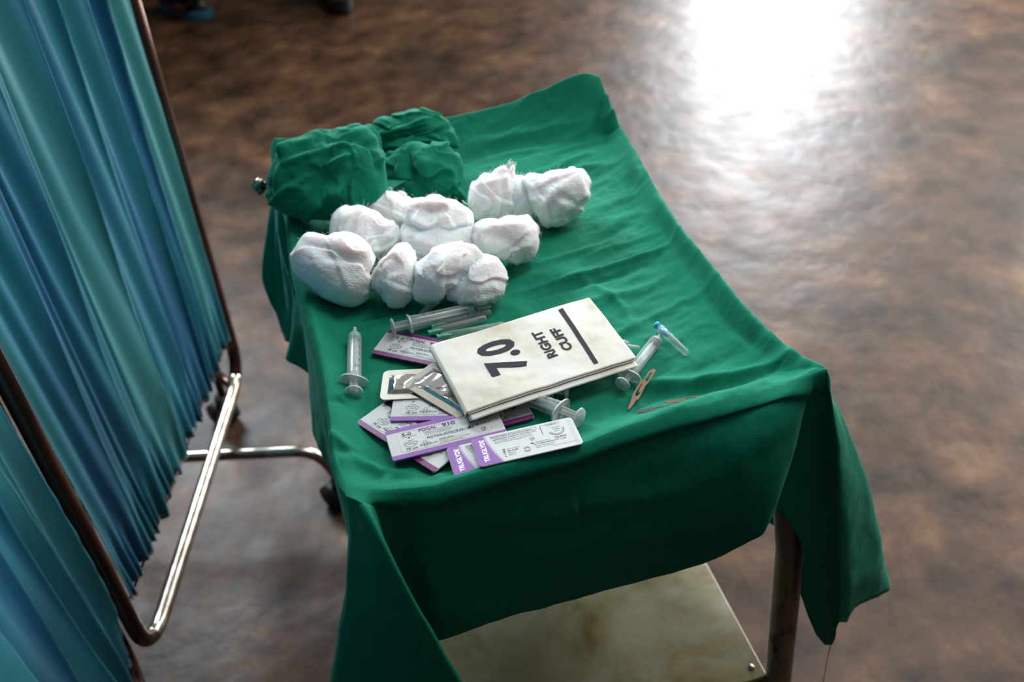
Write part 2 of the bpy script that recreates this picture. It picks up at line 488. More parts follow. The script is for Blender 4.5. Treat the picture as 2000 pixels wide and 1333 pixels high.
# ------------------------------------------------------------------ green drape over the trolley
ZT = 0.783
left_y = [-0.02, 0.0, 0.045, 0.098, 0.188, 0.2755, 0.345, 0.45, 0.56, 0.62]
left_x = [-0.001, -0.001, -0.0066, -0.0038, -0.0014, -0.0035, -0.0070, -0.004, -0.001, 0.0]
right_y = [-0.02, 0.008, 0.031, 0.07, 0.112, 0.166, 0.262, 0.368, 0.45, 0.5276, 0.57, 0.62]
right_x = [0.452, 0.4490, 0.4391, 0.430, 0.4231, 0.4200, 0.4185, 0.4258, 0.434, 0.4400, 0.438, 0.436]
front_x = [-0.01, 0.003, 0.0325, 0.071, 0.0964, 0.1405, 0.18, 0.2065, 0.2377, 0.2827, 0.363, 0.4205, 0.46]
front_y = [0.004, 0.003, -0.0042, -0.0115, -0.0101, -0.0083, -0.0059, -0.0062, -0.0007, 0.002, 0.0021, 0.0037, 0.006]
bk = [PY(p, 0.60) for p in ((538, 265), (600, 261), (725, 250), (856, 227), (987, 197), (1062, 169), (1137, 138), (1168, 142))]
back_x = [p[0] for p in bk]; back_z = [p[2] - 0.0015 for p in bk]

NU, NV = 210, 270


def dense(n):
    t = np.linspace(0, 1, n)
    return 0.45 * t + 0.55 * (t * t * (3 - 2 * t))


us, vs = dense(NU), dense(NV)
U, V = np.meshgrid(us, vs, indexing='ij'); U = U.ravel(); V = V.ravel()
fx0 = U * 0.45
yf = cr(front_x, front_y, fx0)
Yc = yf + (0.60 - yf) * V
xl = cr(left_y, left_x, Yc); xr = cr(right_y, right_x, Yc)
Xc = xl + (xr - xl) * U
dl = Xc - xl; dr = xr - Xc; df = Yc - yf; db = 0.60 - Yc


def lip(d, w_): return np.exp(-(d / w_)**2)


Zc = np.full_like(Xc, ZT)
crest = 0.800
Zl = (crest - ZT) * lip(dl, 0.021) + (crest - ZT) * lip(dr, 0.016)
Zf = (crest - ZT) * lip(df, 0.019)
Zc += np.maximum(Zl, Zf) + 0.25 * np.minimum(Zl, Zf)
zb = cr(back_x, back_z, Xc)
tb = np.clip((Yc - 0.527) / (0.595 - 0.527), 0, 1)
rise = tb**1.35
Zc = Zc * (1 - rise) + zb * rise
Zc -= 0.004 * np.exp(-(db / 0.004)**2)
P2 = np.stack([Xc, Yc, np.zeros_like(Xc)], 1)


def polydist(P, pts):
    best = np.full(len(P), 9.0); par = np.zeros(len(P))
    n_ = len(pts) - 1
    for i in range(n_):
        a, b_ = pts[i], pts[i + 1]; d = b_ - a
        t = np.clip(((P - a) @ d) / (d @ d), 0, 1)
        q_ = a + t[:, None] * d
        dd = np.linalg.norm(P - q_, axis=1)
        k = dd < best; best[k] = dd[k]; par[k] = (i + t[k]) / n_
    return best, par


# wrinkles seen on the table top: pixel polyline, amplitude, width
WR = [
    ([(1010, 575), (1100, 552), (1180, 530), (1262, 505), (1330, 470)], 0.0052, 0.0042),
    ([(1025, 590), (1110, 566), (1190, 546), (1270, 520)], -0.0028, 0.0045),
    ([(1130, 540), (1180, 575), (1215, 600), (1240, 640)], 0.0022, 0.005),
    ([(1040, 520), (1120, 497), (1210, 470)], 0.0028, 0.0045),
    ([(1150, 500), (1230, 478), (1300, 452)], 0.0025, 0.005),
    ([(1095, 345), (1140, 330), (1190, 318)], 0.0024, 0.006),
    ([(915, 300), (1000, 285), (1090, 268), (1160, 255)], 0.0030, 0.007),
    ([(930, 318), (1010, 302), (1085, 290)], 0.0020, 0.005),
    ([(1165, 262), (1185, 240), (1200, 232)], 0.0042, 0.005),
    ([(1172, 262), (1200, 252), (1218, 256)], 0.0048, 0.005),
    ([(1170, 268), (1195, 268), (1210, 270)], -0.0035, 0.004),
    ([(1235, 330), (1240, 350), (1250, 372)], 0.0030, 0.005),
    ([(1225, 345), (1232, 362), (1240, 380)], -0.0030, 0.005),
    ([(1275, 400), (1300, 440), (1340, 500), (1370, 540)], 0.0036, 0.005),
    ([(1260, 405), (1288, 450), (1322, 500), (1352, 548)], -0.0030, 0.006),
    ([(1345, 480), (1370, 530), (1412, 590), (1452, 640), (1500, 690)], 0.0040, 0.006),
    ([(1372, 570), (1400, 610), (1440, 655), (1490, 698)], -0.0040, 0.005),
    ([(1432, 578), (1450, 605), (1480, 625)], -0.0045, 0.004),
    ([(1250, 750), (1290, 753), (1360, 750), (1430, 738), (1500, 722), (1560, 712)], 0.0060, 0.0075),
    ([(1240, 772), (1320, 775), (1400, 765), (1480, 748)], -0.0030, 0.009),
    ([(1260, 838), (1330, 815), (1390, 790), (1450, 775), (1520, 752), (1590, 730)], 0.0040, 0.009),
    ([(1190, 628), (1260, 640), (1330, 665)], 0.0012, 0.010),
    ([(1310, 560), (1350, 620), (1400, 670)], 0.0018, 0.010),
    ([(990, 560), (1040, 540), (1080, 535)], 0.0020, 0.006),
    ([(1300, 430), (1250, 420), (1180, 440)], 0.0018, 0.010),
    ([(700, 632), (740, 622), (790, 608)], -0.0024, 0.003),
    ([(700, 640), (745, 628), (790, 616)], 0.0020, 0.003),
    ([(615, 620), (640, 615), (650, 650)], 0.0016, 0.005),
    ([(640, 868), (665, 880), (700, 905), (745, 925)], 0.0035, 0.006),
    ([(668, 930), (700, 920), (770, 930), (850, 935)], 0.0040, 0.008),
    ([(660, 905), (690, 900), (740, 912)], -0.0025, 0.005),
    ([(745, 958), (755, 948), (762, 935)], 0.0022, 0.004),
    ([(840, 958), (856, 946), (872, 938)], 0.0028, 0.004),
    ([(1000, 918), (1030, 905), (1060, 893)], 0.0018, 0.004),
    ([(650, 812), (665, 800), (680, 806)], -0.0030, 0.004),
    ([(600, 595), (620, 640), (640, 730), (655, 800)], 0.0020, 0.006),
    ([(1055, 340), (1100, 322), (1150, 300), (1190, 285)], 0.0022, 0.006),
    ([(1140, 480), (1200, 455), (1260, 420)], -0.0018, 0.007),
    ([(1110, 600), (1160, 590), (1230, 575), (1290, 560)], 0.0016, 0.006),
    ([(1180, 150), (1192, 185), (1205, 220)], 0.0025, 0.004),
    ([(1085, 235), (1110, 210), (1140, 180)], 0.0022, 0.009),
    ([(1010, 275), (1040, 245), (1070, 230)], 0.0016, 0.008),
]
for pts, A, w_ in WR:
    pw = np.array([PZ(p, ZT) for p in pts]); pw[:, 2] = 0
    d, t = polydist(P2, pw)
    env = np.sin(np.pi * np.clip(t, 0.02, 0.98))**0.6
    Zc += 1.45 * A * np.exp(-(d / w_)**2) * env
inner = np.clip(np.minimum.reduce([dl, dr, df + 0.01, db]) / 0.05, 0, 1)
Zc += 0.0024 * fbm(np.stack([Xc * 14, Yc * 14, 0 * Xc], 1), 3) * (0.25 + 0.75 * inner)
right_zone = np.clip((Xc - 0.20) / 0.15, 0, 1)
Zc += 0.0032 * ridged(np.stack([(Xc * 0.75 + Yc * 0.35) * 12, (Yc - 0.30 * Xc) * 46, 0 * Xc], 1), 11, 3) * (0.25 + 0.75 * right_zone) * (0.3 + 0.7 * inner)
Zc += 0.0007 * ridged(np.stack([Xc * 60, Yc * 60, 0 * Xc], 1), 23, 2)
top = np.stack([Xc, Yc, Zc], 1)

idx = np.arange(NU * NV).reshape(NU, NV)
faces = [(idx[i, j], idx[i + 1, j], idx[i + 1, j + 1], idx[i, j + 1]) for i in range(NU - 1) for j in range(NV - 1)]
# boundary loop: left side back->front, front left->right, right side front->back, back right->left
loop = list(idx[0, ::-1]) + list(idx[1:, 0]) + list(idx[-1, 1:]) + list(idx[1:-1, -1][::-1])
sp = np.concatenate([(1 - vs[::-1]) * 1.0, 1 + us[1:], 2 + vs[1:], 3 + (1 - us[1:-1][::-1])])   # 0..4
rim = top[loop]


def py(x_, y_, yy): return tuple(PY((x_, y_), yy))


# key stations: s, hem point, bulge point (control at mid height)
ST = [
    (-0.03, (-0.060, 0.640, 0.610), (-0.020, 0.625, 0.74)),
    (0.02, py(552, 655, 0.600), py(541, 480, 0.600)),
    (0.06, py(562, 668, 0.570), py(552, 500, 0.585)),
    (0.10, py(580, 674, 0.540), (-0.020, 0.545, 0.745)),
    (0.16, py(612, 678, 0.500), (-0.022, 0.500, 0.730)),
    (0.22, (-0.050, 0.460, 0.590), (-0.012, 0.470, 0.700)),
    (0.30, (-0.022, 0.410, 0.590), (-0.012, 0.420, 0.700)),
    (0.45, (-0.034, 0.320, 0.580), (-0.016, 0.330, 0.700)),
    (0.60, (-0.020, 0.230, 0.580), (-0.014, 0.240, 0.700)),
    (0.75, (-0.014, 0.130, 0.560), (-0.002, 0.150, 0.700)),
    (0.90, (0.000, 0.040, 0.500), (0.004, 0.060, 0.690)),
    (0.975, py(636, 1400, -0.020), py(680, 1100, -0.010)),
    (1.000, py(700, 1480, -0.060), py(708, 1120, -0.030)),
    (1.012, py(840, 1470, -0.088), py(742, 1130, -0.048)),
    (1.022, py(925, 1390, -0.098), py(785, 1130, -0.060)),
    (1.032, py(900, 1330, -0.080), py(782, 1115, -0.048)),
    (1.050, py(830, 1290, -0.030), py(765, 1100, -0.020)),
    (1.085, py(825, 1262, -0.026), py(790, 1100, -0.012)),
    (1.14, py(870, 1246, -0.030), py(850, 1110, -0.020)),
    (1.30, py(985, 1208, -0.033), py(960, 1080, -0.024)),
    (1.45, py(1090, 1182, -0.033), py(1060, 1050, -0.026)),
    (1.60, py(1200, 1150, -0.031), py(1180, 1010, -0.025)),
    (1.75, py(1310, 1120, -0.034), py(1290, 970, -0.027)),
    (1.86, py(1400, 1088, -0.040), py(1390, 930, -0.032)),
    (1.92, py(1460, 1058, -0.050), py(1480, 900, -0.036)),
    (1.95, py(1491, 1038, -0.056), py(1536, 905, -0.034)),
    (1.965, py(1500, 1015, -0.040), py(1545, 900, -0.020)),
    (1.975, py(1498, 984, -0.030), py(1535, 890, -0.015)),
    (1.985, py(1528, 1008, -0.032), py(1575, 900, -0.018)),
    (1.992, py(1566, 1070, -0.034), py(1600, 920, -0.022)),
    (1.998, py(1564, 1165, -0.036), py(1612, 940, -0.026)),
    (2.003, py(1602, 1256, -0.044), py(1625, 945, -0.032)),
    (2.007, py(1628, 1248, -0.050), py(1634, 940, -0.036)),
    (2.010, py(1630, 1217, -0.052), py(1640, 935, -0.036)),
    (2.013, py(1653, 1215, -0.050), py(1646, 930, -0.034)),
    (2.016, py(1662, 1192, -0.046), py(1654, 928, -0.030)),
    (2.022, py(1695, 1174, -0.034), py(1668, 926, -0.020)),
    (2.035, py(1733, 1146, -0.010), py(1684, 920, -0.004)),
    (2.055, (0.560, 0.060, 0.43), (0.485, 0.040, 0.64)),
    (2.10, (0.505, 0.110, 0.43), (0.455, 0.090, 0.62)),
    (2.25, (0.465, 0.200, 0.43), (0.440, 0.190, 0.62)),
    (2.50, (0.470, 0.330, 0.43), (0.440, 0.320, 0.62)),
    (2.75, (0.460, 0.450, 0.43), (0.444, 0.440, 0.62)),
    (2.92, (0.475, 0.570, 0.42), (0.450, 0.550, 0.62)),
    (3.00, (0.500, 0.680, 0.40), (0.460, 0.630, 0.62)),
    (3.08, (0.440, 0.660, 0.52), (0.435, 0.625, 0.68)),
    (3.50, (0.220, 0.645, 0.58), (0.220, 0.620, 0.70)),
    (3.92, (0.010, 0.650, 0.60), (0.010, 0.625, 0.72)),
    (3.97, (-0.060, 0.640, 0.610), (-0.020, 0.625, 0.74)),
    (4.02, py(552, 655, 0.600), py(541, 480, 0.600)),
]
ss = [s for s, _, _ in ST]
hem = cr(ss, np.array([h for _, h, _ in ST]), sp)
mid = cr(ss, np.array([c_ for _, _, c_ in ST]), sp)
NR = 64
rows = []
# outward normal direction of the rim, for a rounded turn over the edge
outd = np.zeros_like(rim)
outd[:, 0] = np.interp(sp, [0, 0.93, 1.07, 1.93, 2.07, 2.93, 3.07, 3.93, 4], [-1, -1, -0.1, 0.1, 1, 1, 0, 0, -1])
outd[:, 1] = np.interp(sp, [0, 0.07, 0.93, 1.07, 1.93, 2.07, 2.93, 3.07, 3.93, 4], [0.7, 0, 0, -1, -1, -0.1, 0, 1, 1, 0.7])
outd /= np.maximum(np.linalg.norm(outd, axis=1), 1e-6)[:, None]
p0 = rim; p1 = rim + outd * 0.006 + np.array([0, 0, -0.002])
for k in range(1, NR + 1):
    t = k / NR
    # curve through rim -> mid (t=.5) -> hem, with a rounded start
    c_ = 2 * mid - 0.5 * (p0 + hem)
    q_ = (1 - t)**2 * p0 + 2 * t * (1 - t) * c_ + t * t * hem
    q_ = q_ + outd * (1 - 0.8 * np.exp(-((sp - 2) / 0.05)**2))[:, None] * (0.006 * math.sin(min(1, t / 0.12) * math.pi)) * (1 if t < 0.12 else 0)
    rows.append(q_)
sk = np.concatenate(rows)
tt = np.repeat(np.arange(1, NR + 1) / NR, len(loop)); sps = np.tile(sp, NR); outs = np.tile(outd, (NR, 1))
dis = 0.0022 * fbm(sk * 16, 31) * np.clip(tt * 3, 0, 1) + 0.0010 * ridged(sk * np.array([30, 30, 18]), 37, 2) * np.clip(tt * 5, 0, 1)
SW = [([(1108, 890), (1115, 930), (1122, 990), (1124, 1060), (1126, 1175)], 0.0022, 0.0028),
      ([(1117, 890), (1124, 930), (1131, 990), (1133, 1060), (1135, 1175)], -0.0022, 0.003),
      ([(745, 975), (790, 1040), (830, 1120), (850, 1190)], 0.004, 0.010),
      ([(880, 1010), (980, 1020), (1090, 1005), (1200, 960)], 0.002, 0.012),
      ([(1140, 995), (1300, 960), (1420, 900), (1560, 800)], 0.003, 0.012),
      ([(880, 1190), (960, 1180), (1060, 1140)], 0.0025, 0.014),
      ([(1200, 1060), (1330, 1000), (1460, 930)], 0.002, 0.012),
      ([(1330, 870), (1450, 830), (1560, 780)], -0.002, 0.012)]
for pts, A, w_ in SW:
    pw = np.array([PY(p, -0.022) for p in pts]); sk0 = sk.copy()
    d, t = polydist(sk0, pw)
    dis += A * np.exp(-(d / w_)**2) * np.sin(np.pi * np.clip(t, 0.05, 0.95))**0.5
tailm = ((sps > 1.98) & (sps < 2.04)).astype(float)
dis += tailm * 0.004 * ridged(sk * 30, 41, 2) * np.clip((tt - 0.7) / 0.3, 0, 1)
sk = sk + outs * dis[:, None]
NL = len(loop); base = NU * NV
for k in range(NR):
    for i in range(NL):
        j = (i + 1) % NL
        if k == 0: a, b_ = loop[i], loop[j]
        else: a, b_ = base + (k - 1) * NL + i, base + (k - 1) * NL + j
        faces.append((a, base + k * NL + i, base + k * NL + j, b_))
drape = obj('surgical_drape', np.concatenate([top, sk]), faces, M_green)
tag(drape, 'large green cotton surgical drape spread over the trolley top, hanging down its sides', 'drape')
md = drape.modifiers.new('thickness', 'SOLIDIFY'); md.thickness = 0.0007; md.offset = -1
th = [py(1627, 1235, -0.051), py(1622, 1262, -0.050), py(1615, 1290, -0.048), py(1612, 1312, -0.049), py(1605, 1345, -0.05)]
MB().tube(th, 0.0005, 6).obj('loose_thread', M_thread, drape)
MB().tube([py(1612, 1242, -0.056), py(1622, 1236, -0.056), py(1629, 1229, -0.056)], 0.0007, 6).obj('stitching', M_thread, drape)


def top_z(x_, y_):      # height of the drape at a point of the table
    d = (Xc - x_)**2 + (Yc - y_)**2
    k = np.argmin(d); return Zc[k]


# ------------------------------------------------------------------ soft lumps (gauze and bundled cloths)
def lump(name, outline, base, depth, material, parent=None, seed=1, crumple=0.0016, fscale=70, folds=(), nth=110, nph=56, squash=1.0, fine=0.0004, boxy=1.0, terr=None):
    pts = np.array(outline, float); ctr = pts.mean(0)
    zc = base + 0.02
    for it in range(4):
        C_ = PZ(ctr, zc); dist = (C_ - CAM) @ E_F
        sc = dist / F_PX
        d = (pts - ctr) * sc
        ang = np.arctan2(d[:, 1], d[:, 0]); rad = np.linalg.norm(d, axis=1)
        o_ = np.argsort(ang); ang = ang[o_]; rad = rad[o_]
        th_ = np.linspace(-np.pi, np.pi, nth, endpoint=False)
        ae = np.concatenate([ang - 2 * np.pi, ang, ang + 2 * np.pi]); re_ = np.tile(rad, 3)
        r_ = np.interp(th_, ae, re_)
        r_ = (np.roll(r_, 1) + 2 * r_ + np.roll(r_, -1)) / 4
        rm = r_.mean()
        ph = np.linspace(-np.pi / 2, np.pi / 2, nph)
        TH, PH = np.meshgrid(th_, ph); TH = TH.ravel(); PH = PH.ravel()
        rr = np.tile(r_, nph)
        cph = np.abs(np.cos(PH))**boxy; sph = np.sin(PH)
        fwd_ = ray(ctr)
        rad_eff = cph * (rm + (rr - rm) * cph**1.5)
        Q = (np.outer(np.cos(TH) * rad_eff, E_R) + np.outer(np.sin(TH) * rad_eff, E_D) - np.outer(sph * depth * rm, fwd_))
        z0 = Q[:, 2].min()
        zc = base - z0 * squash
    Nrm = Q / np.maximum(np.linalg.norm(Q, axis=1), 1e-6)[:, None]
    W = C_ + Q
    disp = crumple * (ridged(W * fscale + seed * 3.7, seed, 3) + 0.8 * fbm(W * fscale * 0.6, seed + 5, 2)) + fine * fbm(W * 420, seed + 9, 2)
    if terr:      # overlapping layers: smooth slopes that end in sharp edges
        tf, ta, tn = terr
        nf_ = fbm(W * tf + seed * 1.9 + 0.35 * np.stack([vnoise(W * tf * 2.3, seed + 21), vnoise(W * tf * 2.3, seed + 22), vnoise(W * tf * 2.3, seed + 23)], 1), seed + 20, 2) * tn + 0.12 * vnoise(W * tf * 5, seed + 24)
        fr_ = nf_ - np.floor(nf_)
        disp = disp + ta * (np.where(fr_ < 0.90, (fr_ / 0.90)**1.6, (1 - fr_) / 0.10) - 0.4)
    for (a, b_, A, w_) in folds:       # fold lines, drawn between two pixels on the side that faces the room
        pa = C_ + E_R * (a[0] - ctr[0]) * sc + E_D * (a[1] - ctr[1]) * sc
        pb = C_ + E_R * (b_[0] - ctr[0]) * sc + E_D * (b_[1] - ctr[1]) * sc
        L = pb - pa; Ll = np.linalg.norm(L); L = L / Ll
        rel_ = W - pa; rel_ = rel_ - np.outer(rel_ @ fwd_, fwd_)
        t = np.clip(rel_ @ L, 0, Ll)
        dd = np.linalg.norm(rel_ - np.outer(t, L), axis=1)
        if w_ < 0:      # an overlapping layer edge: raised on one side, falling off away from it
            nn = np.cross(L, fwd_); sd = rel_ @ nn + 0.002 * vnoise(W * 45, seed + 17)
            al = np.clip(1.5 * np.sin(np.pi * np.clip((rel_ @ L) / Ll, 0, 1)), 0, 1)
            stp = 1 / (1 + np.exp(-np.clip(sd / 0.0009, -30, 30))) * np.exp(-np.clip(sd, 0, 1) / abs(w_))
            val = -0.35 * np.exp(-(sd / 0.002)**2)
            disp = disp + A * (stp + val) * al * np.clip(sph * 2 + 0.4, 0, 1)
            continue
        wob = 1 + 0.35 * vnoise(W * 60, seed + 13)
        front_ = np.clip(sph * 2 + 0.4, 0, 1)
        disp = disp + (A * 1.5 if material is M_green else A) * np.exp(-(dd / (w_ * wob))**2) * front_ * np.clip(np.sin(np.pi * np.clip(t / Ll, 0.06, 0.94)), 0, 1)**0.5
    W = W + Nrm * disp[:, None]
    W[:, 2] = np.where(W[:, 2] < base, base + (W[:, 2] - base) * 0.05, W[:, 2])
    O = np.array([C_[0], C_[1], base])
    f = grid_faces(nph, nth, True)
    f.append(tuple(range(nth))); f.append(tuple((nph - 1) * nth + k for k in range(nth))[::-1])
    o = obj(name, W - O, f, material, parent)
    o.location = O
    return o


GB = 'balls of white gauze'
gz = [
    # name seeds, outline, base, depth, label, folds
    ([(706, 408), (725, 388), (760, 374), (790, 380), (810, 396), (812, 420), (790, 440), (740, 440), (712, 425)], 0.787, 0.85,
     'shaded off-white gauze ball at the back, touching the big crumpled green cloth', [((720, 400), (790, 395), 0.003, 0.006)]),
    ([(1022, 345), (1030, 338), (1060, 343), (1085, 336), (1100, 332), (1120, 330), (1140, 332), (1150, 352), (1148, 388), (1135, 412), (1115, 432), (1088, 446), (1070, 444), (1050, 425), (1040, 400), (1030, 375)], 0.785, 0.8,
     'rightmost gauze ball, a round cream-white one lying apart toward the right edge', [((1060, 400), (1110, 350), 0.004, 0.006), ((1090, 380), (1130, 400), -0.003, 0.005), ((1130, 345), (1138, 390), 0.004, 0.005)]),
    ([(985, 352), (1005, 340), (1025, 345), (1040, 365), (1048, 395), (1045, 415), (1030, 428), (1000, 425), (985, 400)], 0.787, 0.85,
     'gauze ball wedged between the upright cube-shaped swab and the rightmost ball', [((1000, 350), (1035, 410), 0.003, 0.006)]),
    ([(790, 440), (830, 425), (900, 430), (935, 450), (940, 480), (925, 500), (880, 508), (830, 510), (800, 505), (785, 480)], 0.785, 0.7,
     'low gauze ball in the middle of the heap, mostly covered by the dented ball', [((810, 460), (900, 500), 0.004, 0.007)]),
    ([(922, 362), (935, 348), (960, 340), (985, 335), (990, 322), (1003, 324), (1005, 345), (1006, 385), (1000, 418), (985, 428), (955, 426), (930, 430), (922, 410)], 0.792, 0.75,
     'cube-shaped folded gauze swab standing upright with a frayed top corner', [((985, 335), (996, 420), 0.0045, 0.004), ((978, 345), (986, 418), -0.003, 0.004), ((928, 362), (975, 352), 0.003, 0.004)]),
    ([(922, 462), (925, 440), (945, 428), (975, 430), (1010, 422), (1030, 420), (1038, 432), (1050, 445), (1053, 475), (1045, 500), (1028, 510), (1010, 520), (990, 508), (965, 500), (935, 492)], 0.787, 0.8,
     'rumpled gauze ball on the right of the heap, just below the cube-shaped swab', [((950, 445), (1020, 440), 0.004, 0.006), ((1000, 500), (1040, 470), 0.003, 0.004), ((970, 460), (1030, 490), -0.003, 0.006)]),
    ([(644, 450), (650, 420), (665, 405), (695, 403), (720, 412), (750, 425), (775, 440), (785, 465), (770, 485), (745, 500), (725, 512), (690, 495), (655, 480)], 0.787, 0.8,
     'gauze ball with a rounded hump behind the largest swab at the left', [((730, 425), (745, 490), -0.006, 0.006), ((660, 430), (720, 420), 0.004, 0.008)]),
    ([(785, 405), (800, 392), (830, 386), (870, 390), (900, 400), (920, 415), (922, 440), (910, 460), (880, 472), (845, 470), (815, 450), (792, 430)], 0.806, 0.75,
     'gauze ball with a dented top riding highest in the middle of the heap', [((815, 405), (880, 408), -0.008, 0.008), ((800, 425), (850, 448), 0.005, 0.005), ((850, 448), (915, 432), 0.005, 0.005), ((805, 400), (870, 393), 0.003, 0.004)]),
    ([(870, 575), (880, 545), (905, 515), (945, 498), (970, 505), (985, 530), (990, 550), (980, 575), (960, 590), (930, 598), (900, 592), (875, 585)], 0.785, 0.75,
     'gauze ball at the right front of the heap, touching the syringe nozzle', [((895, 560), (975, 560), 0.002, 0.006), ((900, 590), (985, 575), 0.002, 0.003)]),
    ([(803, 575), (806, 545), (812, 522), (835, 498), (870, 480), (905, 475), (935, 485), (945, 505), (940, 525), (905, 550), (875, 565), (855, 585), (830, 590), (812, 588)], 0.792, 0.8,
     'long gauze swab slanting over its neighbour at the front of the heap', [((830, 530), (930, 500), 0.003, 0.010), ((808, 548), (822, 575), -0.004, 0.004)]),
    ([(725, 545), (740, 520), (755, 500), (775, 480), (795, 474), (808, 485), (810, 520), (806, 555), (802, 580), (790, 597), (770, 600), (750, 590), (742, 575), (728, 565)], 0.785, 0.85,
     'small upright gauze swab with a frayed thread tuft, second from the left in front', [((745, 530), (790, 485), 0.003, 0.006), ((748, 560), (752, 585), -0.003, 0.005)]),
    ([(568, 510), (575, 480), (592, 458), (615, 454), (640, 462), (680, 458), (705, 470), (722, 485), (732, 505), (728, 522), (722, 535), (728, 560), (715, 585), (690, 600), (660, 592), (625, 572), (595, 550), (575, 530)], 0.786, 0.7,
     'largest gauze swab, leftmost of the heap, with a folded-over flap on top', [((600, 478), (650, 492), -0.004, 0.005), ((640, 500), (725, 520), -0.007, 0.0055), ((650, 478), (725, 500), 0.0045, 0.009), ((600, 505), (700, 560), 0.004, 0.016)]),
]
gobs = []
lr = random.Random(21)


def layer_folds(ol, i):
    a = np.array(ol, float); c_ = a.mean(0); ext = (a.max(0) - a.min(0)) / 2; out = []
    for k in range(4):
        th_ = lr.uniform(0, math.pi); off_ = np.array([lr.uniform(-0.45, 0.45) * ext[0], lr.uniform(-0.45, 0.45) * ext[1]])
        d = np.array([math.cos(th_) * ext[0], math.sin(th_) * ext[1]]) * 0.95
        p_, q_ = c_ + off_ - d, c_ + off_ + d
        if lr.random() < 0.5: p_, q_ = q_, p_
        out.append((tuple(p_), tuple(q_), lr.uniform(0.0022, 0.0036), -0.012))
    return out


for i, (ol, base, dep, lab, fo) in enumerate(gz):
    ol = [tuple(p) for p in ol]
    o = lump('gauze_ball', ol, base, dep, M_gauze, seed=3 + i * 7, crumple=0.0013, fscale=42, folds=fo + layer_folds(ol, i)[:1], fine=0.0005, terr=(16, 0.0028, 2.2), nth=170, nph=86)
    tag(o, lab, 'gauze', GB); gobs.append(o)
rnd = random.Random(5)


def fray(root, px0, zc, dirs, n_, ln):
    m = MB(); p = PZ(px0, zc)
    for k in range(n_):
        d = E_R * (dirs[0] + rnd.uniform(-0.8, 0.8)) + E_D * (dirs[1] + rnd.uniform(-0.8, 0.8)) - E_F * rnd.uniform(0, 0.5)
        d = d / np.linalg.norm(d); q0 = p + E_R * rnd.uniform(-0.004, 0.004) + E_D * rnd.uniform(-0.004, 0.004)
        L = ln * rnd.uniform(0.5, 1.1); s = np.array([rnd.uniform(-1, 1) for _ in range(3)]) * L * 0.25
        m.tube([q0, q0 + d * L * 0.5 + s, q0 + d * L], 0.00035, 4)
    o = m.obj('frayed_thread', M_wthread, root); o.matrix_parent_inverse = Matrix.Translation(-Vector(root.location)); return o


fray(gobs[10], (738, 560), 0.80, (-0.6, 1), 26, 0.011)
fray(gobs[4], (997, 330), 0.845, (0.3, -1), 20, 0.009)
fray(gobs[11], (724, 500), 0.81, (0.6, 1.0), 16, 0.007)


for gi, (go, (ol, base, dep, lab, fo)) in enumerate(zip(gobs, gz)):
    vv = np.array([v.co for v in go.data.vertices]); nn = np.array([v.normal for v in go.data.vertices])
    m = MB(); rr_ = np.random.RandomState(gi)
    for k in rr_.randint(0, len(vv), 520):
        if vv[k][2] < 0.004: continue
        d = nn[k] + rr_.uniform(-0.9, 0.9, 3); d /= np.linalg.norm(d); L = rr_.uniform(0.0020, 0.0052)
        s_ = rr_.uniform(-1, 1, 3) * L * 0.4
        m.tube([vv[k] - nn[k] * 0.0005, vv[k] + d * L * 0.5 + s_, vv[k] + d * L * 0.8 + s_ * 1.5], 0.00009, 3, False)
    m.obj('loose_fibres', M_wthread, go)


def curl(root, pxs, zc):
    m = MB(); pts = [PZ(p, zc) for p in pxs]
    T = np.linspace(0, 1, 20); pp = cr(np.linspace(0, 1, len(pts)), np.array(pts), T)
    m.tube(list(pp), 0.00042, 5); o = m.obj('stray_thread', M_wthread, root)
    o.matrix_parent_inverse = Matrix.Translation(-Vector(root.location))


curl(gobs[7], [(835, 392), (836, 382), (848, 380), (855, 388), (860, 396)], 0.842)
curl(gobs[7], [(903, 392), (908, 396), (920, 402), (925, 396)], 0.82)
curl(gobs[0], [(752, 382), (756, 370), (763, 366), (766, 374)], 0.815)

big = lump('crumpled_cloth', [(524, 385), (523, 352), (530, 325), (550, 300), (575, 282), (610, 268), (650, 262), (690, 248), (715, 246), (735, 262), (745, 290), (750, 330), (752, 372), (742, 402), (715, 418), (670, 422), (630, 428), (585, 424), (548, 408)], 0.795, 0.62, M_green,
           seed=51, crumple=0.0040, terr=(15, 0.0042, 2.0), fscale=26, fine=0.0003, boxy=0.7, nth=200, nph=100,
           folds=[((560, 300), (640, 265), 0.006, 0.005), ((545, 385), (565, 300), 0.006, 0.006), ((540, 390), (600, 345), 0.005, 0.004), ((545, 392), (610, 408), 0.005, 0.004), ((612, 405), (640, 370), 0.007, 0.004), ((637, 372), (664, 368), 0.006, 0.004),
                  ((640, 325), (685, 302), 0.007, 0.0035), ((570, 322), (640, 290), 0.004, 0.003), ((560, 310), (575, 290), 0.005, 0.004), ((640, 275), (720, 262), -0.006, 0.005), ((690, 280), (740, 285), -0.005, 0.005), ((650, 290), (715, 278), 0.006, 0.004),
                  ((735, 300), (750, 370), 0.005, 0.003), ((725, 300), (740, 380), -0.005, 0.003), ((655, 380), (665, 340), 0.003, 0.003)])
tag(big, 'big crumpled green cloth heaped on the back left corner of the trolley', 'cloth', 'crumpled green cloths')
sm = thing('crumpled_cloth', 'smaller folded green cloth with a stitched hem, right of the big crumpled one', 'cloth', tuple(PZ((830, 380), 0.79)), 'crumpled green cloths')


def under(o):
    o.parent = sm; o.matrix_parent_inverse = Matrix.Translation(-Vector(sm.location)); return o


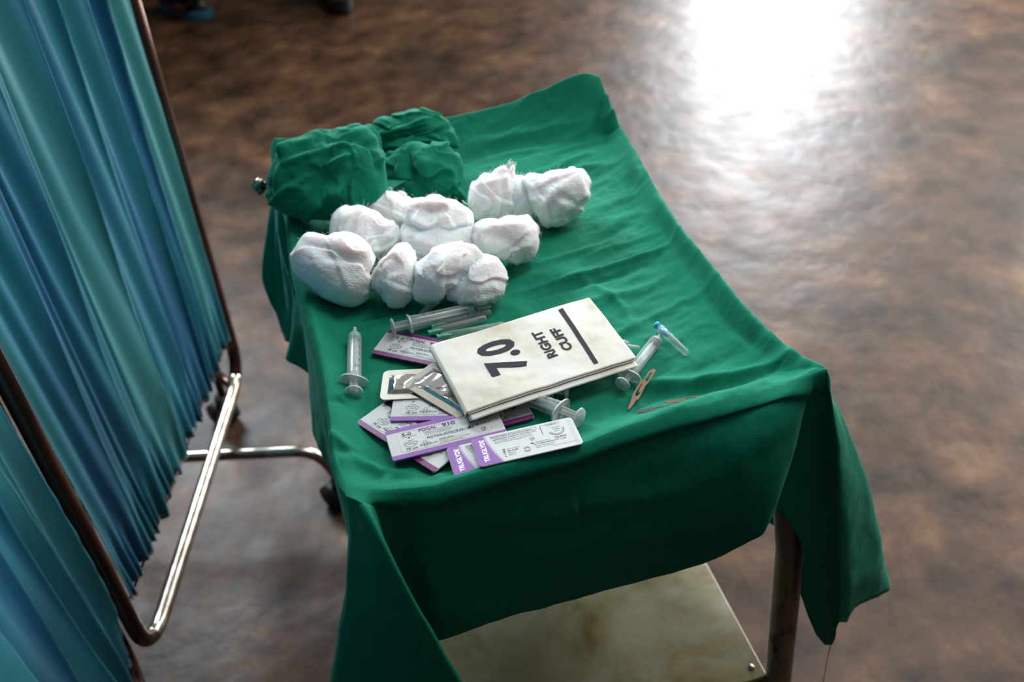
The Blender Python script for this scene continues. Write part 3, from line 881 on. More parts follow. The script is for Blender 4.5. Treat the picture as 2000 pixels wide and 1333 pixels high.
under(lump('lower_fold', [(752, 315), (775, 288), (830, 282), (880, 282), (896, 310), (902, 345), (906, 372), (906, 392), (885, 380), (868, 388), (850, 378), (815, 350), (795, 355), (800, 385), (770, 372), (752, 350)], 0.786, 0.45, M_green, seed=61, crumple=0.0035, terr=(18, 0.0045, 2.5), fscale=30, fine=0.0003, boxy=0.7, nth=180, nph=80,
           folds=[((795, 305), (815, 370), -0.008, 0.006), ((790, 300), (782, 375), 0.006, 0.004), ((775, 300), (785, 370), -0.005, 0.003), ((865, 380), (875, 355), 0.006, 0.003), ((875, 355), (905, 385), 0.006, 0.003), ((820, 310), (850, 370), 0.003, 0.010)]))
under(lump('upper_fold', [(729, 250), (740, 233), (765, 228), (790, 222), (835, 220), (865, 232), (885, 252), (893, 272), (895, 292), (870, 286), (830, 284), (790, 292), (765, 305), (750, 296), (742, 280), (732, 262)], 0.806, 0.55, M_green, seed=71, crumple=0.0030, terr=(20, 0.0040, 2.5), fscale=32, fine=0.0003, boxy=0.65, nth=180, nph=80,
           folds=[((750, 262), (840, 240), 0.004, 0.003), ((755, 275), (860, 256), -0.004, 0.003), ((770, 252), (850, 228), 0.003, 0.003), ((750, 287), (888, 268), 0.006, 0.003), ((752, 292), (890, 276), -0.006, 0.002), ((735, 245), (748, 290), 0.005, 0.004), ((840, 265), (893, 285), 0.004, 0.003)]))


# ------------------------------------------------------------------ syringes
def syringe(label, a, b_, za, zb_, R_=0.0070, stopper=M_cyan, name='syringe', blackband=False, stop_at=0.80, wings=True, group='syringes', roll=0.0, numbers=True):
    """a: pixel of the thumb disc, b_: pixel of the nozzle tip."""
    A = PZ(a, za); B = PZ(b_, zb_); ax = B - A; L = np.linalg.norm(ax); ax /= L
    side = np.cross([0, 0, 1.0], ax); side /= np.linalg.norm(side)
    mw = frame_mw(A, ax, side)
    mw = mw @ Matrix.Rotation(roll, 4, 'X')
    root = thing(name, label, 'syringe', mw=mw, group=group)
    fl_ = 0.17 * L; be = 0.87 * L; r = R_
    ba = MB()
    ba.lathe([(fl_, r * 1.0), (fl_ + 0.002, r * 1.10), (fl_ + 0.004, r * 1.0), (fl_ + 0.006, r * 1.08), (fl_ + 0.008, r), (be - 0.004, r), (be, r * 0.90), (be + 0.0012, r * 0.45), (be + 0.0012, r * 0.30)], 36)
    ba.obj('barrel', M_clear, root)
    nz = MB(); nz.lathe([(be, r * 0.34), (L, r * 0.25), (L, r * 0.13), (be, r * 0.13)], 20); nz.obj('nozzle', M_frost, root)
    f2 = MB(); pts = []
    nseg = 40
    for k in range(nseg):
        th_ = 2 * math.pi * k / nseg
        cx_ = math.cos(th_); sx_ = math.sin(th_)
        yy = r * 1.95 * np.sign(cx_) * abs(cx_)**0.8; zz = r * 1.12 * np.sign(sx_) * abs(sx_)**0.8
        pts.append((yy, zz))
    v = [(fl_ - 0.0014, y, z) for y, z in pts] + [(fl_ + 0.0004, y, z) for y, z in pts]
    fc = [tuple(range(nseg)), tuple(range(nseg, 2 * nseg))[::-1]] + [(k, (k + 1) % nseg, nseg + (k + 1) % nseg, nseg + k) for k in range(nseg)]
    f2.add(v, fc); f2.obj('finger_flange', M_frost, root)
    pl = MB()
    st = stop_at * L
    wv = r * 0.62
    pl.box((0.001, -wv, -0.0006), (st - 0.003, wv, 0.0006)); pl.box((0.001, -0.0006, -wv), (st - 0.003, 0.0006, wv))
    pl.lathe([(-0.0016, 0.0002), (-0.0016, r * 1.15), (0.0004, r * 1.22), (0.0010, r * 1.1), (0.0010, 0.0002)], 32)
    pr_ = pl.obj('plunger', M_frost, root)
    so = MB()
    so.lathe([(st - 0.004, 0.0002), (st - 0.004, r * 0.84), (st - 0.0025, r * 0.84), (st - 0.0020, r * 0.74), (st - 0.0008, r * 0.74), (st - 0.0004, r * 0.84), (st + 0.002, r * 0.84), (st + 0.004, 0.0002)], 32)
    so.obj('stopper', stopper, pr_)
    sc_ = MB()
    x0 = fl_ + 0.012; x1 = be - 0.005; nt = 26

    def onb(x_, s_):       # point on the barrel surface, s_ arc length from the top line
        a_ = s_ / r; rr_ = r * 1.012
        return (x_, rr_ * math.sin(a_), rr_ * math.cos(a_))
    for k in range(nt + 1):
        xx = x0 + (x1 - x0) * k / nt; wd = r * (0.55 if k % 5 == 0 else 0.32)
        for j in range(4):
            s0 = r * 0.1 + wd * j / 4; s1 = r * 0.1 + wd * (j + 1) / 4
            sc_.add([onb(xx - 0.00016, s0), onb(xx + 0.00016, s0), onb(xx + 0.00016, s1), onb(xx - 0.00016, s1)], [(0, 1, 2, 3)])
    if numbers:
        for k in range(1, 6):
            xx = x1 - (x1 - x0) * k / 5.2
            v, fc = text_geo('%d' % k if k < 5 else '5ml', 0.0042, 0.01)
            vv = [onb(xx - 0.001 - p[1] + 0.003, -r * 0.05 - p[0] * -1 - 0.0035) for p in v]
            sc_.add(vv, fc)
    sc_.obj('scale_print', M_ink, root)
    return root


zs = ZT + 0.0095
S1 = syringe('syringe lying alone at the left, pointing away, with turquoise stopper pushed home', (691, 766), (693, 641), zs, zs + 0.002, 0.0072, stop_at=0.85, roll=0.5)
S2 = syringe('syringe with turquoise stopper lying just below the gauze heap', (768, 640), (958, 598), zs + 0.004, zs, 0.0078, stop_at=0.80, roll=-0.35)
S3 = syringe('syringe sticking out from below the front of the printed paper wrap, above the framed pack', (1131, 816), (925, 735), zs + 0.003, zs - 0.002, 0.0078, roll=0.2)
S4 = syringe('syringe mostly hidden below the paper wrap with just its thumb disc showing', (1107, 765), (935, 752), zs, zs - 0.001, 0.0066)
S5 = syringe('slim syringe with a black stopper beside the right corner of the paper wrap', (1216, 750), (1292, 652), zs, zs, 0.0062, stopper=M_blacks, stop_at=0.83, numbers=False)
S6 = syringe('syringe below the right side of the paper wrap with only its nozzle showing', (1075, 660), (1249, 679), zs, zs - 0.002, 0.0060, stopper=M_blacks, numbers=False)


# ------------------------------------------------------------------ capped needles
def needle(label, a, b_, za, zb_, hub, name='capped_needle', R_=0.0038, hub_l=0.010, group='capped needles'):
    A = PZ(a, za); B = PZ(b_, zb_); ax = B - A; L = np.linalg.norm(ax); ax /= L
    side = np.cross([0, 0, 1.0], ax); side /= np.linalg.norm(side)
    root = thing(name, label, 'needle', mw=frame_mw(A, ax, side), group=group)
    h = MB(); h.lathe([(0, R_ * 0.55), (0, R_ * 1.0), (0.0015, R_ * 1.0), (0.002, R_ * 0.85), (hub_l, R_ * 0.8), (hub_l + 0.004, R_ * 0.5), (hub_l + 0.007, R_ * 0.15)], 20)
    for k in range(6):
        a_ = k * math.pi / 3
    h.obj('hub', hub, root)
    cpm = MB(); x0 = hub_l * 0.5
    cpm.lathe([(x0, R_ * 0.95), (x0, R_ * 1.15), (x0 + 0.012, R_ * 1.1), (L - 0.002, R_ * 0.86), (L, R_ * 0.6), (L, 0.0002)], 24)
    cpm.obj('cap', M_clear, root)
    nd = MB(); nd.tube([(hub_l, 0, 0), (L * 0.86, 0, 0)], 0.0004, 8); nd.obj('cannula', M_needle, root)
    return root


zn = ZT + 0.0055
needle('capped needle with green hub, upper of the pair left of the paper wrap', (842, 640), (958, 609), zn + 0.001, zn + 0.001, M_greenhub)
needle('capped needle with green hub, lower of the pair left of the paper wrap', (836, 652), (949, 621), zn, zn, M_greenhub)
needle('capped needle with green hub running below the top left edge of the paper wrap', (853, 660), (985, 634), zn, zn, M_greenhub)
needle('capped needle with light blue hub resting across the tip of the slim syringe', (1281, 634), (1343, 692), zn + 0.010, zn, M_bluehub, hub_l=0.012)
needle('clear capped needle poking out from below the gauze behind a syringe', (868, 572), (822, 616), zn, zn, M_clear)


# ------------------------------------------------------------------ suture packs
def rrect(w_, h_, r, n_=6):
    pts = []
    for cx_, cy_, a0 in ((w_ - r, r, -90), (w_ - r, h_ - r, 0), (r, h_ - r, 90), (r, r, 180)):
        for k in range(n_ + 1):
            a_ = math.radians(a0 + 90 * k / n_); pts.append((cx_ + r * math.cos(a_), cy_ + r * math.sin(a_)))
    return pts


def slab(w_, h_, r, th, name, m, parent, z0=0.0):
    o = rrect(w_, h_, r); k = len(o)
    v = [(x, y, z0) for x, y in o] + [(x, y, z0 + th) for x, y in o]
    f = [tuple(range(k))[::-1], tuple(range(k, 2 * k))] + [(i, (i + 1) % k, k + (i + 1) % k, k + i) for i in range(k)]
    return bevel(obj(name, v, f, m, parent, False), th * 0.3, 2)


def prints(root, items, m, name='printed_text', z=0.0016):
    mb = MB()
    for it in items:
        kind = it[0]
        if kind == 't':
            _, s, x, y, sz = it[:5]; bold = it[5] if len(it) > 5 else 0.0; ital = it[6] if len(it) > 6 else 0.0; sxx = it[7] if len(it) > 7 else 1.0
            rot = it[8] if len(it) > 8 else 0.0
            v, f = text_geo(s, sz, bold, 'LEFT', ital, sxx)
            c_, s_ = math.cos(rot), math.sin(rot)
            mb.add([(x + p[0] * c_ - p[1] * s_, y + p[0] * s_ + p[1] * c_, z) for p in v], f)
        elif kind == 'r':
            _, x, y, w_, h_ = it
            mb.add([(x, y, z), (x + w_, y, z), (x + w_, y + h_, z), (x, y + h_, z)], [(0, 1, 2, 3)])
        elif kind == 'p':
            mb.add([(x, y, z) for x, y in it[1]], [tuple(range(len(it[1])))])
        elif kind == 'arc':
            _, cx_, cy_, r, a0, a1, w_ = it
            N = 20
            v = []
            for k in range(N + 1):
                a_ = math.radians(a0 + (a1 - a0) * k / N)
                v += [(cx_ + (r - w_ / 2) * math.cos(a_), cy_ + (r - w_ / 2) * math.sin(a_), z), (cx_ + (r + w_ / 2) * math.cos(a_), cy_ + (r + w_ / 2) * math.sin(a_), z)]
            mb.add(v, [(2 * k, 2 * k + 1, 2 * k + 3, 2 * k + 2) for k in range(N)])
        elif kind == 'box':
            _, x, y, w_, h_, lw = it
            for q_ in ((x, y, w_, lw), (x, y + h_ - lw, w_, lw), (x, y, lw, h_), (x + w_ - lw, y, lw, h_)):
                a, b2, c2, d2 = q_
                mb.add([(a, b2, z), (a + c2, b2, z), (a + c2, b2 + d2, z), (a, b2 + d2, z)], [(0, 1, 2, 3)])
    return mb.obj(name, m, root, False)


PL, PW = 0.106, 0.040
mm = 0.001


def place(O_px, zO, X_px, zX, Y_px, zY):
    O = PZ(O_px, zO); Xp = PZ(X_px, zX); Yp = PZ(Y_px, zY)
    return frame_mw(O, Xp - O, Yp - O)


def pogal(label, mw, violet, L=PL):
    root = thing('suture_pack', label, 'suture pack', mw=mw, group='flat suture packs')
    slab(L, PW, 0.003, 0.0022, 'pouch', M_label, root)
    b1 = MB(); z = 0.00228
    b1.add([(0.001, 0.0002, z), (L - 0.001, 0.0002, z), (L - 0.0002, 0.0055, z), (0.0002, 0.0055, z)], [(0, 1, 2, 3)])
    b1.add([(0.0002, PW - 0.0055, z), (L - 0.0002, PW - 0.0055, z), (L - 0.001, PW - 0.0002, z), (0.001, PW - 0.0002, z)], [(0, 1, 2, 3)])
    b1.box((0.002, -0.0001, 0.0001), (L - 0.002, 0.0002, 0.0021))
    b1.obj('colour_band', violet, root, False)
    z = 0.0024
    T = [('t', '5-0', 14 * mm, 27.5 * mm, 5.4 * mm, 0.02, 0, 1.25),
         ('t', '(1 Metric Ph. Eur.)', 14 * mm, 25.2 * mm, 1.8 * mm),
         ('t', 'PGT50U075CR3S13S1', 35 * mm, 17.2 * mm, 4.1 * mm, 0.012, 0.15, 1.15),
         ('t', '75 cm', 14 * mm, 8.6 * mm, 3.9 * mm, 0.02, 0.1, 1.15),
         ('p', [(20 * mm, 23 * mm), (18.7 * mm, 24.8 * mm), (21.3 * mm, 24.8 * mm)]),
         ('t', '13mm', 17.5 * mm, 19.8 * mm, 2.2 * mm), ('t', '3/8 Reverse', 14.2 * mm, 17.4 * mm, 2.4 * mm), ('t', 'Cutting', 16.8 * mm, 15.0 * mm, 2.4 * mm),
         ('arc', 20 * mm, 18.6 * mm, 6.3 * mm, 190, 350, 0.35 * mm),
         ('t', 'medumat', 27 * mm, 9.8 * mm, 4.4 * mm, -0.008, 0, 1.0),
         ('box', 31.2 * mm, 7.4 * mm, 3.0 * mm, 8.6 * mm, 0.25 * mm), ('box', 28.4 * mm, 10.0 * mm, 8.6 * mm, 3.0 * mm, 0.25 * mm),
         ('t', 'sterile suture', 45 * mm, 12.4 * mm, 2.6 * mm, 0.02, 0.2), ('t', 'Steinestrasse 11  D-72144 Dusslingen', 45 * mm, 9.9 * mm, 1.9 * mm), ('t', 'resorbable synthetic braided', 45 * mm, 7.8 * mm, 1.9 * mm),
         ('t', 'Polyglactin 910, braided, violet', 34 * mm, 26.2 * mm, 1.9 * mm), ('t', 'absorbable surgical suture, sterile', 35 * mm, 24.2 * mm, 1.9 * mm), ('t', 'fil de suture resorbable, tresse', 35 * mm, 22.3 * mm, 1.9 * mm),
         ('t', 'CE', 84.5 * mm, 12.2 * mm, 4.2 * mm), ('t', '0483', 85 * mm, 10.2 * mm, 1.8 * mm),
         ('t', 'STERILE EO', 84 * mm, 27.8 * mm, 2.5 * mm, 0.02), ('box', 83.4 * mm, 27.2 * mm, 15 * mm, 3 * mm, 0.25 * mm),
         ('t', 'Nr. 42496', 85 * mm, 23.6 * mm, 2.7 * mm), ('t', '2018-10', 86 * mm, 19.8 * mm, 2.7 * mm),
         ('p', [(79 * mm, 28.5 * mm), (76.8 * mm, 24.5 * mm), (81 * mm, 25 * mm)]), ('r', 82 * mm, 19.6 * mm, 2 * mm, 1.6 * mm), ('arc', 82.6 * mm, 24.6 * mm, 1.0 * mm, 0, 360, 0.3 * mm),
         ('p', [(75 * mm, 21 * mm), (74 * mm, 16.8 * mm), (77.4 * mm, 19.8 * mm)])]
    T = [t for t in T if (t[1] if t[0] in ('r', 'box', 'arc') else (t[1][0][0] if t[0] == 'p' else t[2])) < L - 0.012]
    prints(root, T, M_ink, 'printed_text', z)
    prints(root, [('t', 'POGAL', 30 * mm, 28.6 * mm, 5.6 * mm, 0.025, 0, 0.95), ('t', '910', 52 * mm, 28.0 * mm, 6.6 * mm, 0.035, 0, 1.25)], M_purpleink, 'brand_print', z)
    # raised sealed pocket
    o_ = rrect(L - 0.020, PW - 0.014, 0.004); k = len(o_)
    v = []
    for s_, h_ in ((0, 0.0), (0.0009, 0.00035), (0.0016, 0.0000)):
        for x, y in o_:
            cx_, cy_ = (L - 0.02) / 2, (PW - 0.014) / 2
            dx, dy = x - cx_, y - cy_; q_ = math.hypot(dx, dy)
            v.append((0.010 + cx_ + dx * (1 - s_ / q_), 0.007 + cy_ + dy * (1 - s_ / q_), 0.0022 + h_))
    f = []
    for a in range(2):
        f += [(a * k + i, a * k + (i + 1) % k, (a + 1) * k + (i + 1) % k, (a + 1) * k + i) for i in range(k)]
    obj('seal_ridge', v, f, M_label, root)
    return root


ZP = ZT + 0.0015
# frames: origin = lower left corner of the print, x along the text line, y up the print
pogal('suture pack at the top left of the group, with plum edges, below the syringe', place((725, 693), ZP + 0.001, (866, 722), ZP + 0.003, (778, 648), ZP + 0.001), M_darkpurple)
pogal('leftmost suture pack, plum-edged and turned askew below two others', place((695, 829), ZP + 0.001, (832, 916), ZP + 0.0055, (748, 785), ZP), M_darkpurple)
pogal('white suture pack corner peeking out beyond the front rim of the paper wrap', place((862, 868), ZP + 0.0005, (945, 846), ZP + 0.0005, (850, 832), ZP + 0.0005), M_darkpurple, 0.090)
pogal('suture pack with violet edge lying half below the silver blister', place((761, 826), ZP + 0.0040, (905, 823), ZP + 0.0050, (768, 775), ZP + 0.0050), M_purple)
pogal('fully visible violet-edged suture pack at the front, lying over the askew one', place((768, 905), ZP + 0.0085, (958, 858), ZP + 0.0070, (735, 850), ZP + 0.0075), M_purple)


def foil_pack(label, mw):
    L, W = 0.100, 0.044
    root = thing('blister_pack', label, 'suture pack', mw=mw, group='silver blister packs')
    slab(L, W, 0.006, 0.0012, 'foil_rim', M_foilrim, root)
    NX, NY = 70, 34
    v = []
    for i in range(NX):
        for j in range(NY):
            x = 0.007 + (L - 0.014) * i / (NX - 1); y = 0.008 + (W - 0.016) * j / (NY - 1)
            ex_ = min(i, NX - 1 - i) / 5; ey_ = min(j, NY - 1 - j) / 4
            e_ = min(1, ex_, ey_)
            v.append((x, y, e_))
    v = np.array(v); e_ = v[:, 2].copy()
    P = v * 1.0; P[:, 2] = 0
    bump = 0.0010 * fbm(P * 90, 7, 2) + 0.0014 * ridged(P * 42, 9, 2)
    v[:, 2] = 0.0012 + e_ * (0.0020 + bump)
    obj('blister', v, grid_faces(NX, NY), M_foil, root)
    return root


foil_pack('silver blister foil pack with crinkled centre lying left of the paper wrap', place((741, 784), ZP + 0.0075, (898, 776), ZP + 0.0075, (762, 734), ZP + 0.0060))
foil_pack('silver blister foil pack slanting below the left rim of the paper wrap', place((1000, 795), ZP + 0.0055, (855, 712), ZP + 0.0095, (938, 824), ZP + 0.0065))


def truglyde(label, mw):
    L, W = 0.094, 0.040
    root = thing('framed_suture_pack', label, 'suture pack', mw=mw, group='violet-ended suture packs')
    slab(L, W, 0.004, 0.0016, 'pouch', M_label, root)
    z = 0.00168
    # violet end with curved edge
    N = 20; v = []
    for k in range(N + 1):
        y = 0.0003 + (W - 0.0006) * k / N
        c_ = 0.0115 + 0.0075 * (1 - ((y - W * 0.42) / (W * 0.58))**2) * 0.0 + 0.010 * ((W - y) / W)**1.6
        inset = 0.0003 + (0.004 - math.sqrt(max(0, 0.004**2 - max(0, 0.004 - min(y, W - y))**2)) if min(y, W - y) < 0.004 else 0)
        v += [(inset, y, z), (c_, y, z)]
    obj('violet_end', v, [(2 * k, 2 * k + 1, 2 * k + 3, 2 * k + 2) for k in range(N)], M_purple, root, False)
    v = []
    for k in range(N + 1):
        y = 0.0003 + (W - 0.0006) * k / N
        c_ = 0.0122 + 0.010 * ((W - y) / W)**1.6
        v += [(c_, y, z), (c_ + 0.0005, y, z)]
    obj('violet_line', v, [(2 * k, 2 * k + 1, 2 * k + 3, 2 * k + 2) for k in range(N)], M_purple, root, False)
    prints(root, [('t', 'TRUGLYDE', 10.6 * mm, 4.5 * mm, 6.2 * mm, 0.03, 0, 0.98, math.radians(90))], M_whiteink, 'brand_print', z + 0.0001)
    T = [('box', 17 * mm, 33.5 * mm, 17 * mm, 3.4 * mm, 0.25 * mm), ('t', '3N/SDV306R', 17.6 * mm, 34.2 * mm, 2.7 * mm), ('box', 34.4 * mm, 33.5 * mm, 8.6 * mm, 3.4 * mm, 0.25 * mm), ('t', '75cm', 35.2 * mm, 34.2 * mm, 2.9 * mm),
         ('box', 43.4 * mm, 33.5 * mm, 16 * mm, 3.4 * mm, 0.25 * mm), ('t', '5-0 metric', 44.2 * mm, 34.2 * mm, 2.7 * mm),
         ('t', 'ABSORBABLE SURGICAL SUTURE U.S.P.', 18 * mm, 30.6 * mm, 2.35 * mm, 0.01), ('t', 'Sterilised Surgical Needled Suture (Synthetic)', 19 * mm, 28.0 * mm, 1.9 * mm), ('t', 'Braided and Coated Polyglycolic Acid Violet', 20 * mm, 25.7 * mm, 1.9 * mm),
         ('t', 'CE', 50 * mm, 20.5 * mm, 4.0 * mm), ('t', '1023', 50.5 * mm, 18.8 * mm, 1.6 * mm),
         ('t', 'Manufactured by', 53.5 * mm, 15.2 * mm, 2.1 * mm), ('t', 'SUTURES INDIA PVT. LTD', 52 * mm, 12.2 * mm, 2.6 * mm, 0.01), ('t', 'Peenya, Bangalore, India', 53 * mm, 9.8 * mm, 1.8 * mm), ('t', 'Mfg. Lic. No. KTK/28', 53 * mm, 7.6 * mm, 1.8 * mm),
         ('r', 50 * mm, 14.6 * mm, 2.6 * mm, 0.9 * mm), ('r', 50 * mm, 15.4 * mm, 0.8 * mm, 1.4 * mm), ('r', 51.4 * mm, 15.4 * mm, 0.8 * mm, 1.0 * mm),
         ('arc', 45 * mm, 9.2 * mm, 3.0 * mm, 20, 160, 0.5 * mm), ('arc', 45 * mm, 9.2 * mm, 3.0 * mm, 200, 340, 0.5 * mm), ('arc', 45 * mm, 9.2 * mm, 1.9 * mm, 0, 360, 0.3 * mm),
         ('t', 'Do not reuse', 28 * mm, 14.6 * mm, 2.0 * mm), ('t', 'BN 41386', 28 * mm, 11.8 * mm, 2.3 * mm, 0.02), ('t', '09/2013', 28 * mm, 9.0 * mm, 2.0 * mm), ('t', '08/2018', 28 * mm, 6.2 * mm, 2.0 * mm),
         ('arc', 25 * mm, 15.3 * mm, 1.0 * mm, 0, 360, 0.5 * mm), ('r', 24 * mm, 11.7 * mm, 2.0 * mm, 1.6 * mm), ('box', 24 * mm, 8.8 * mm, 1.8 * mm, 1.8 * mm, 0.3 * mm), ('r', 24.6 * mm, 5.4 * mm, 1.0 * mm, 1.2 * mm),
         ('arc', 76 * mm, 26.5 * mm, 7.0 * mm, 195, 372, 0.6 * mm), ('arc', 76 * mm, 26.5 * mm, 5.6 * mm, 190, 380, 0.3 * mm), ('t', '1/2 circle', 72.2 * mm, 29.8 * mm, 2.1 * mm), ('t', 'Cutting', 73 * mm, 27.2 * mm, 2.1 * mm), ('t', '16mm', 73.4 * mm, 24.4 * mm, 2.1 * mm),
         ('t', 'TRUPAZ', 71.5 * mm, 15.4 * mm, 3.0 * mm, 0.02), ('box', 69 * mm, 34.4 * mm, 12 * mm, 2.6 * mm, 0.2 * mm), ('t', 'STERILE EO', 69.6 * mm, 35.0 * mm, 1.8 * mm)]
    for k in range(6):
        T.append(('r', 62.6 * mm, (23.6 + 2.1 * k) * mm, 0.9 * mm, 1.3 * mm))
    for k in range(4):
        T.append(('r', (63.5 + 1.5 * k) * mm, 36.0 * mm, 0.9 * mm, 0.4 * mm))
    prints(root, T, M_ink, 'printed_text', z + 0.0001)
    prints(root, [('t', 'KEEP IN A COOL DRY PLACE', 68 * mm, 5.6 * mm, 1.7 * mm)], M_redink, 'red_print', z + 0.0001)
    for k in range(3):
        x = L - (0.0055 - 0.0014 * k)
        MB().box((x, 0.003, 0.0014), (x + 0.0005, W - 0.003, 0.0018)).obj('end_rib', M_label, root, False)
    return root


truglyde('violet-ended suture pack second in front, mostly covered by its twin', place((888, 934), ZP + 0.0135, (1070, 893), ZP + 0.0125, (857, 872), ZP + 0.0085))
truglyde('violet-ended suture pack fully visible at the front rim of the trolley', place((937, 916), ZP + 0.0170, (1128, 872), ZP + 0.0180, (904, 857), ZP + 0.0115))

# ------------------------------------------------------------------ glove wrap
WO = PZ((911, 806), ZT + 0.021); WX = PZ((1243, 699), ZT + 0.0205); WY = PZ((847, 673), ZT + 0.021)
wmw = frame_mw(WO, WX - WO, WY - WO)
WL = np.linalg.norm(WX - WO); WH = np.linalg.norm(WY - WO)
wmi = wmw.inverted()
gw = thing('glove_wrap', 'folded cream paper glove wrap printed 7.0 RIGHT CUFF in the middle of the trolley', 'paper wrap', mw=wmw)


def wz(x_, y_):
    P = np.stack([np.asarray(x_) * 1.0, np.asarray(y_) * 1.0, 0 * np.asarray(x_)], -1).reshape(-1, 3)
    return 0.0012 * fbm(P * 22, 5, 2) + 0.0006 * fbm(P * 60, 8, 2) + 0.0010 * np.sin(P[:, 1] / WH * math.pi)


def sheet(name, x0, x1, y0, y1, zoff, wave, seed, mtl=M_paper, th=0.0004):
    nx, ny = 70, 44
    X_, Y_ = np.meshgrid(np.linspace(x0, x1, nx), np.linspace(y0, y1, ny), indexing='ij'); X_ = X_.ravel(); Y_ = Y_.ravel()
    Z_ = wz(X_, Y_) * wave + zoff(X_, Y_)
    o = obj(name, np.stack([X_, Y_, Z_], 1), grid_faces(nx, ny), mtl, gw)
    md_ = o.modifiers.new('thickness', 'SOLIDIFY'); md_.thickness = th; md_.offset = -1
    return o


sheet('top_panel', 0, WL, 0, WH, lambda x, y: 0 * x, 1.0, 1)
sheet('inner_panel', 0.001, WL - 0.0015, -0.0015, WH - 0.001, lambda x, y: -0.0010 + 0.0002 * (y / WH) + 0.0 * x, 1.0, 2)
sheet('lower_panel', 0.002, WL - 0.002, -0.0085, WH - 0.001, lambda x, y: -0.0026 + 0.0012 * (y / WH), 0.8, 3)
sheet('bottom_panel', 0.0005, WL * 0.80, -0.0075, WH - 0.001, lambda x, y: -0.0040 + 0.0022 * (y / WH), 0.7, 4)
# folded spine along the left and far edges
m = MB()
ys = np.linspace(0, WH, 40)
v = []
for y in ys:
    for k in range(7):
        a_ = math.pi * k / 6 - math.pi / 2
        v.append((0.0004 - 0.0022 * math.cos(a_), y - 0.004 * (1 - (math.sin(a_) + 1) / 2), -0.0032 + 0.0032 * math.sin(a_) + float(wz([0], [y])[0])))
m.add(v, grid_faces(40, 7)); m.obj('folded_spine', M_paper, gw)


def wl_(p):
    q_ = PZ(p, ZT + 0.021); r_ = wmi @ Vector(q_); return r_.x, r_.y


def wrap_text(s, base_px, end_px, cap_px, name, bold=0.03):
    """text runs from base_px to end_px, cap_px lies at the cap height over base_px"""
    bx, by = wl_(base_px); ex_, ey_ = wl_(end_px); cx_, cy_ = wl_(cap_px)
    v, f = text_geo(s, 1.0, bold)
    v = np.array(v); w_ = v[:, 0].max() - v[:, 0].min(); h_ = v[:, 1].max() - v[:, 1].min()
    u = (v[:, 0] - v[:, 0].min()) / w_; t = (v[:, 1] - v[:, 1].min()) / h_
    length = ey_ - by; height = bx - cx_
    X_ = bx - t * height; Y_ = by + u * length
    Z_ = wz(X_, Y_) + 0.0003
    return obj(name, np.stack([X_, Y_, Z_], 1), f, M_wrapink, gw, False)


wrap_text('7.0', (1036, 715), (1002, 655), (958, 735), 'size_print', 0.04)
wrap_text('RIGHT', (1091, 696), (1062, 644), (1071, 702), 'hand_print', 0.042)
wrap_text('CUFF', (1121, 682), (1098, 638), (1102, 688), 'cuff_print', 0.042)
p = [wl_(q_) for q_ in ((1090, 607), (1099, 603), (1169, 709), (1160, 712))]
n_ = 30; v = []
for k in range(n_ + 1):
    t = k / n_
    a = np.array(p[0]) * (1 - t) + np.array(p[3]) * t; b2 = np.array(p[1]) * (1 - t) + np.array(p[2]) * t
    for q_ in (a, b2): v.append((q_[0], q_[1], float(wz([q_[0]], [q_[1]])[0]) + 0.0003))
obj('bar_print', v, [(2 * k, 2 * k + 1, 2 * k + 3, 2 * k + 2) for k in range(n_)], M_wrapink, gw, False)


# ------------------------------------------------------------------ scalpel blades
def blade(label, a, b_, za, zb_, kind, m_, flip=1, group='loose scalpel blades'):
    """a: pixel of the cutting tip, b_: pixel of the mounting end"""
    A = PZ(a, za); B = PZ(b_, zb_); ax = B - A; L = np.linalg.norm(ax)
    side = np.cross([0, 0, 1.0], ax / L) * flip
    root_mw = frame_mw(A, ax, side)
    if kind == 15:
        outer = [(0, 0.000), (0.10, -0.030), (0.24, -0.050), (0.34, -0.045), (0.36, -0.085), (0.42, -0.10), (0.88, -0.10), (1.0, -0.02), (0.985, 0.09), (0.86, 0.10), (0.45, 0.10), (0.33, 0.075), (0.22, 0.060), (0.10, 0.050), (0.02, 0.025)]
    else:
        outer = [(0, -0.005), (0.06, -0.045), (0.14, -0.065), (0.36, -0.060), (0.42, -0.09), (0.50, -0.095), (0.90, -0.095), (1.0, 0.095), (0.86, 0.090), (0.46, 0.085), (0.34, 0.045), (0.16, 0.045), (0.04, 0.035)]
    hole = [(0.45, -0.032), (0.56, -0.058), (0.63, -0.036), (0.82, -0.036), (0.85, 0.0), (0.82, 0.038), (0.63, 0.038), (0.56, 0.056), (0.45, 0.034)]
    outer = [(x * L, y * L * 0.88) for x, y in outer]; hole = [(x * L, y * L * 0.88) for x, y in hole]
    v, f = poly_with_holes(outer, [hole], 0.0005)
    o = obj('scalpel_blade', v, f, m_, None, False)
    o.matrix_world = root_mw
    tag(o, label, 'blade', group)
    gl = MB(); gl.add([(0.905 * L, -0.075 * L, 0.0003), (0.92 * L, -0.075 * L, 0.0003), (0.955 * L, 0.07 * L, 0.0003), (0.94 * L, 0.07 * L, 0.0003)], [(0, 1, 2, 3)])
    gl.obj('end_groove', M_blacks, o, False)
    return o


